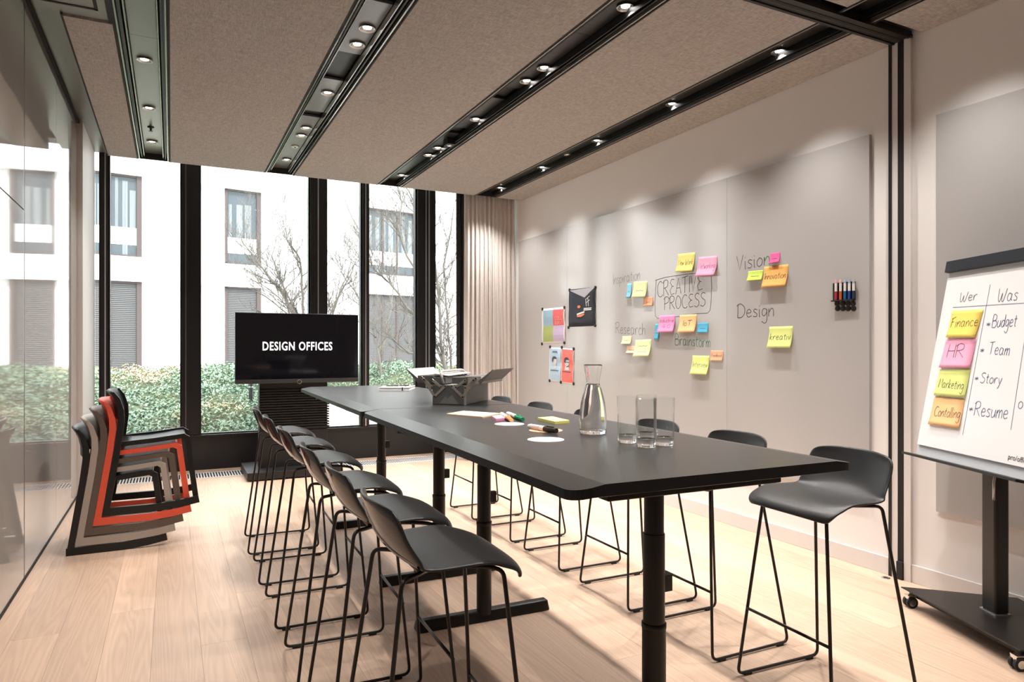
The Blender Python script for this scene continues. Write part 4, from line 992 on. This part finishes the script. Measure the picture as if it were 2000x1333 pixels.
for s in (1, -1):
    tray(s * .02, s * .115, .118, .155, 'tray', M['tool_grey'])
    tr = tray(s * .098, s * .192, .120, .162, 'tray', M['tool_light'] if s < 0 else M['tool_grey'])
    y0 = s * .186; y1 = s * .262
    lid = MB().hexa([(-L2, y0, .128), (L2, y0, .128), (L2, y1, .196), (-L2, y1, .196)], [(-L2, y0, .132), (L2, y0, .132), (L2, y1, .200), (-L2, y1, .200)]).build('lid', M['tool_light'] if s > 0 else M['tool_grey'], tb)
    MB().hexa([(-L2 - .001, y0 + s * .002, .116), (-L2 + .002, y0 + s * .002, .116), (-L2 + .002, y1, .196), (-L2 - .001, y1, .196)], [(-L2 - .001, y0 - s * .01, .135), (-L2 + .002, y0 - s * .01, .135), (-L2 + .002, y1, .201), (-L2 - .001, y1, .201)]).build('lid_lip', M['tool_grey'], lid)
    # inner folded lids
    MB().hexa([(-L2 + .02, s * .012, .160), (L2, s * .012, .165), (L2, s * .10, .178), (-L2 + .02, s * .10, .172)], [(-L2 + .02, s * .012, .163), (L2, s * .012, .168), (L2, s * .10, .181), (-L2 + .02, s * .10, .175)]).build('inner_lid', M['tool_light'], tb) if s > 0 else None
    for (ya, za, yb, zb) in ((s * .086, .045, s * .150, .140), (s * .045, .100, s * .10, .138), (s * .086, .045, s * .02, .105), (s * .10, .098, s * .165, .15)):
        mbx = MB(); d = Vector((yb - ya, zb - za)).normalized(); nrm = Vector((-d.y, d.x)) * .0075
        pts = [(ya + nrm.x - d.x * .006, za + nrm.y - d.y * .006), (ya - nrm.x - d.x * .006, za - nrm.y - d.y * .006), (yb - nrm.x + d.x * .006, zb - nrm.y + d.y * .006), (yb + nrm.x + d.x * .006, zb + nrm.y + d.y * .006)]
        k = -L2 - .003
        am = mbx.hexa([(k - .003, p[0], p[1]) for p in pts], [(k, p[0], p[1]) for p in pts]).build('hinge_arm', M['tool_steel'], tb, bevel=.001)
        MB().tube([(k - .006, ya, za), (k, ya, za)], .004, 10).tube([(k - .006, yb, zb), (k, yb, zb)], .004, 10).build('rivet', M['bronze_metal'], am)
MB().tube(fillet([(-L2 - .004, .03, .118), (-L2 + .01, .055, .18), (-L2 + .05, .06, .186), (L2 - .05, .06, .186), (L2 - .01, .055, .18), (L2 + .004, .03, .118)], .03), .008, 10).build('carry_handle', M['tool_light'], tb, True)

# ------------------------------------------------------------------ outside: ground, hedge, trees, building
gr = struct(MB().box(-25, 30, YW + .2, 40, -.5, -.12).build('ground_outside', M['gravel']))
import numpy as np
rg = np.random.default_rng(4)
def sm_(t):
    t = np.clip(t, 0, 1); return t * t * (3 - 2 * t)
def gravelz(Y): return -.12 + .47 * sm_((Y - 9.3) / 4.4)       # gravel slope beside the planted bank
def moundz(X, Y):
    z = -.1 + .16 * np.clip(Y - 8.3, 0, 5.2) + .05
    z = z + .10 * np.sin(1.7 * X + .6 * Y) * np.sin(1.1 * Y + .8) + .06 * np.sin(4.1 * X + 1.3) * np.sin(3.7 * Y)
    zr = gravelz(Y); e = np.maximum(sm_((2.1 - X) / .55), sm_((Y - 13.2) / .8))
    return zr + (z - zr) * e
def mask(X, Y): return (X < 1.85 + .2 * np.sin(2 * Y) + np.clip(Y - 13.3, 0, 1) * 40) & (X > -7)
def inview(X, Y):
    d = X * S_ + Y * C_; r = X * C_ - Y * S_; px = 1000 + F * r / d
    return (px > -120) & (px < 1080)
N_ = 190000
X = rg.uniform(-6, 11, N_); Y = 8.5 + 8.2 * rg.random(N_) ** 1.25; k = mask(X, Y) & inview(X, Y); X = X[k]; Y = Y[k]
clump = .10 * np.abs(np.sin(5.3 * X + 2 * np.sin(3 * Y))) * np.abs(np.sin(4.7 * Y + 1.7 * np.sin(2.3 * X)))
Z = moundz(X, Y) + clump + rg.normal(0, .022, len(X))
n = len(X); sz = rg.uniform(.018, .036, n); th = rg.uniform(0, 6.283, n); tl = rg.normal(0, .65, (n, 2))
ax = np.stack([np.cos(th), np.sin(th), tl[:, 0]], 1); ax /= np.linalg.norm(ax, axis=1)[:, None]
bx_ = np.stack([-np.sin(th), np.cos(th), tl[:, 1]], 1); bx_ /= np.linalg.norm(bx_, axis=1)[:, None]
P = np.stack([X, Y, Z], 1); a = ax * sz[:, None]; b = bx_ * (sz * .5)[:, None]
V = np.concatenate([(P - a)[:, None], (P + b)[:, None], (P + a)[:, None], (P - b)[:, None]], 1).reshape(-1, 3)
me = bpy.data.meshes.new('leaves'); me.vertices.add(len(V)); me.vertices.foreach_set('co', V.ravel()); me.loops.add(4 * n); me.loops.foreach_set('vertex_index', np.arange(4 * n)); me.polygons.add(n)
me.polygons.foreach_set('loop_start', np.arange(n) * 4); me.polygons.foreach_set('loop_total', np.full(n, 4)); me.update(); me.validate(); me.materials.append(M['leaves'])
hd = thing('groundcover_hedge', 'low green groundcover shrubs with rusty patches covering the bank outside', 'shrubs', (0, 11, 0), kind='stuff')
o = bpy.data.objects.new('leaves', me); col.objects.link(o); o.parent = hd; o.location = (0, -11, 0); o['kind'] = 'stuff'
rows = []
for yv in np.linspace(8.25, 17.6, 64): rows.append([(float(x_), float(yv), float(moundz(np.array(x_), np.array(yv)) - .03)) for x_ in np.linspace(-9, 13, 110)])
MB((0, 11, 0)).grid(rows).build('soil_bank', M['soil'], hd, True)
# white pebbles
mb = MB()
mb.grid([[(float(x_), float(yv), float(gravelz(yv)) + (-.05 if x_ < 2 else 0)) for x_ in np.linspace(1.7, 9.5, 12)] for yv in np.linspace(8.2, 13.6, 28)])
for _ in range(3400):
    yv = R.uniform(8.9, 13.5); xv = R.uniform(1.9, 4.2) * yv / 10; r_ = R.uniform(.025, .06)
    if not (1.9 < xv): continue
    c = (xv, yv, float(gravelz(yv)) + r_ * .12); a_ = R.uniform(0, 3)
    ring = [(c[0] + r_ * math.cos(a_ + q * 1.2566) * R.uniform(.8, 1.2), c[1] + r_ * math.sin(a_ + q * 1.2566), c[2]) for q in range(5)]
    mb.add(ring + [(c[0], c[1], c[2] + r_ * .6), (c[0], c[1], c[2] - r_ * .5)], [(q, (q + 1) % 5, 5) for q in range(5)] + [((q + 1) % 5, q, 6) for q in range(5)])
o = mb.build('gravel', mat('pale_pebbles', (.66, .64, .60), .9, noise=((3, 3, 3), .35)), None); tag(o, 'pale loose gravel strip outside beyond the television', 'gravel', kind='stuff')
bp = onP(490, 796, Vector((0, 11.2, 0)), Vector((0, 1, 0)))
bl = thing('bollard_light', 'short dark garden bollard light standing among the shrubs', 'garden light', (bp.x, 11.2, float(moundz(np.array(bp.x), np.array(11.2))) - .03))
MB().lathe([(.032, -.04), (.032, .27), (0, .27)], 16).build('post', M['frame_metal'], bl, True, auto=40)
MB().lathe([(.036, .27), (.036, .31), (.030, .325), (0, .325)], 16).build('cap', M['frame_metal'], bl, True, auto=40)
MB().lathe([(.024, .25), (.0335, .252), (.0335, .268), (.024, .27)], 16).build('light_slit', M['frame_light'], bl)

# trees: main stems follow what the photo shows, fine twigs grow from them
def tree(name, label, base, stems, depth, seed, tw=5, r0=.035):
    rr = random.Random(seed)
    t = thing(name, label, 'tree', base)
    trunk = MB(base); tws = MB(base)
    def twig(p, d, L, r, lev):
        n = 4; pts = [p]; q = p.copy(); dd = d.normalized()
        for i in range(n):
            dd = (dd + Vector((rr.uniform(-.28, .28), rr.uniform(-.28, .28), rr.uniform(-.15, .3)))).normalized(); q = q + dd * L / n; pts.append(q.copy())
        tws.tube(pts, [max(.0012, r * (1 - .75 * i / n)) for i in range(n + 1)], 4)
        if lev > 0:
            for i in range(1, n + 1):
                for _ in range(2 if lev > 1 else 2):
                    if rr.random() < .82:
                        nd = (dd + Vector((rr.uniform(-1, 1), rr.uniform(-1, 1), rr.uniform(-.2, .8)))).normalized()
                        twig(pts[i], nd, L * rr.uniform(.4, .65), r * .55, lev - 1)
    for st, ra, rb in stems:
        pts = []
        for i, (a_, b_, dd) in enumerate(st):
            p = onY(a_, b_, depth + dd); pts.append(p)
        if st[0][1] >= 800:      # a stem that starts at the ground is rooted in it
            gz = float(moundz(np.array(pts[0].x), np.array(pts[0].y))) - .1
            if pts[0].z > gz: pts.insert(0, Vector((pts[0].x, pts[0].y, gz)))
        fine = [pts[0]]
        for i in range(len(pts) - 1):
            for j in range(1, 4): fine.append(pts[i].lerp(pts[i + 1], j / 3) + Vector((rr.uniform(-.012, .012), rr.uniform(-.012, .012), 0)))
        m = len(fine) - 1
        trunk.tube(fine, [ra + (rb - ra) * i / m for i in range(m + 1)], 7)
        for i in range(2, m + 1):
            for _ in range(2):
                if rr.random() < .62:
                    d = (fine[i] - fine[i - 1]).normalized(); nd = d * .6 + Vector((rr.uniform(-1, 1), rr.uniform(-1, 1), rr.uniform(-.1, .8)))
                    twig(fine[i], nd, rr.uniform(.28, .7) * depth / 11, .55 * (ra + (rb - ra) * i / m) + .001, 2)
    trunk.build('trunk', M['bark'], t, True); tws.build('twigs', M['bark'], t)
    return t
b1 = onP(600, 800, Vector((0, 12.0, 0)), Vector((0, 1, 0)))
tree('bare_tree', 'leafless multi-stemmed tree rising behind the television', (b1.x, 12.0, .0),
     [([(600, 860, 0), (596, 700, 0), (575, 610, 0), (545, 565, .1), (525, 540, .2), (500, 505, .3), (470, 470, .4)], .04, .006), ([(600, 780, 0), (598, 690, 0), (592, 600, -.1), (588, 540, -.2), (585, 505, -.3), (562, 470, -.4), (555, 440, -.4)], .03, .005),
      ([(602, 760, 0), (585, 620, .2), (560, 575, .3), (545, 545, .3), (530, 500, .4), (542, 460, .4)], .025, .004), ([(602, 780, 0), (630, 650, -.2), (655, 590, -.3), (680, 545, -.4), (700, 500, -.4)], .025, .005), ([(604, 770, 0), (640, 640, .2), (668, 560, .3), (690, 520, .3), (706, 505, .4)], .022, .004),
      ([(598, 690, 0), (570, 620, -.4), (520, 580, -.6), (480, 560, -.8)], .018, .004)], 12.0, 11)
b2_ = onP(893, 800, Vector((0, 10.6, 0)), Vector((0, 1, 0)))
tree('bare_tree', 'leafless tree with several leaning stems beside the curtain', (b2_.x, 10.6, 0),
     [([(890, 820, 0), (872, 725, 0), (862, 680, 0), (858, 600, 0), (850, 520, 0), (842, 460, 0), (822, 420, .1), (800, 375, .1)], .038, .012), ([(872, 725, 0), (838, 640, .1), (795, 600, .2), (768, 560, .2), (745, 540, .2), (727, 520, .2)], .028, .008), ([(858, 600, 0), (795, 500, -.2), (780, 450, -.2), (784, 400, -.2), (776, 350, -.2)], .02, .006),
      ([(890, 820, 0), (880, 690, .2), (872, 600, .2), (866, 520, .2), (880, 450, .2), (890, 390, .2)], .025, .008), ([(870, 560, .2), (888, 500, .3), (905, 470, .3)], .012, .004), ([(862, 690, 0), (800, 690, -.3), (770, 665, -.4), (740, 640, -.4)], .018, .004),
      ([(727, 520, .2), (712, 470, .2), (680, 410, .2), (668, 375, .2)], .010, .004), ([(745, 540, .2), (700, 520, .1), (660, 500, .1)], .010, .003), ([(890, 800, 0), (905, 740, .3), (930, 690, .4)], .025, .008)], 10.6, 23)
b3_ = onP(735, 790, Vector((0, 13.9, 0)), Vector((0, 1, 0)))
tree('bare_tree', 'slender leafless tree standing further back near the facade', (b3_.x, 13.9, .4),
     [([(752, 800, 0), (742, 700, 0), (728, 640, 0), (700, 580, 0), (672, 540, 0), (655, 505, 0)], .025, .006), ([(742, 700, 0), (765, 600, .3), (770, 540, .3), (760, 470, .3)], .018, .005), ([(735, 660, 0), (690, 620, -.3), (655, 590, -.3)], .014, .004)], 13.9, 31)

# white facade across the courtyard
D0 = 20.0
r_ = ray(290, 600); P0 = Vector((r_.x * D0, r_.y * D0, 0)); fa = math.atan2(.18738, .98229); kf = D0 / 18
bu = thing('office_building', 'white rendered building across the courtyard with tall brown-framed windows', 'building', tuple(P0), fa)
MB().box(-14, 22, .12, .5, -.6, 12).build('facade_wall', M['facade'], bu)
zz = lambda z: 1.3 + (z - 1.3) * kf
z_lh, z_us, z_uh, z_ls = zz(3.03), zz(3.67), zz(5.80), zz(.70)
for a_, b_ in ((z_lh, z_us), (z_uh, z_uh + .75), (z_uh + 3.2, z_uh + 4.2)):
    MB().box(-14, 22, -.06, .14, a_, b_).build('spandrel_band', M['facade'], bu)
wins = [(-5.6, -4.3), (-1.55, -.17), (2.16, 3.25), (6.75, 8.95), (12, 13.4)]
for wi, (a_, b_) in enumerate(wins):
    for lvl, (z0, z1) in enumerate(((z_ls - .1, z_lh), (z_us, z_uh))):
        f = MB().box(a_, a_ + .07, .05, .13, z0, z1).box(b_ - .13, b_, .03, .13, z0, z1).box(a_, b_, .05, .13, z1 - .06, z1).box(a_, b_, .05, .13, z0, z0 + .06).build('window', M['brown_frame'], bu)
        nmul = [a_ + (b_ - a_) * .38] if wi != 2 else []
        if wi == 3: nmul = [a_ + (b_ - a_) * .36, a_ + (b_ - a_) * .62]
        for xm in nmul: MB().box(xm, xm + .07, .05, .13, z0, z1).build('window_mullion', M['brown_frame'], f)
        MB().box(a_ + .06, b_ - .12, .098, .104, z0 + .05, z1 - .05).build('window_pane', M['far_pane'], f)
        if lvl == 1:
            mbc = MB(); xx = a_ + .1
            while xx < b_ - .25:
                ww = R.uniform(.08, .2); mbc.box(xx, xx + ww, .090, .097, z0 + (.06 if R.random() < .5 else .8), z1 - R.uniform(.1, .5)); xx += ww + R.uniform(.03, .16)
            mbc.build('window_curtain', M['far_curtain'], f)
            MB().box(a_ + .06, b_ - .12, .085, .1, z0 + .35, z0 + .85).build('inner_sill_panel', M['facade'], f)
        else:
            mbc = MB(); z_ = z0 + .1
            while z_ < z1 - .1:
                mbc.box(a_ + .08, b_ - .14, .084, .092, z_, z_ + .03); z_ += .055
            mbc.build('window_blind', M['far_blind'], f)
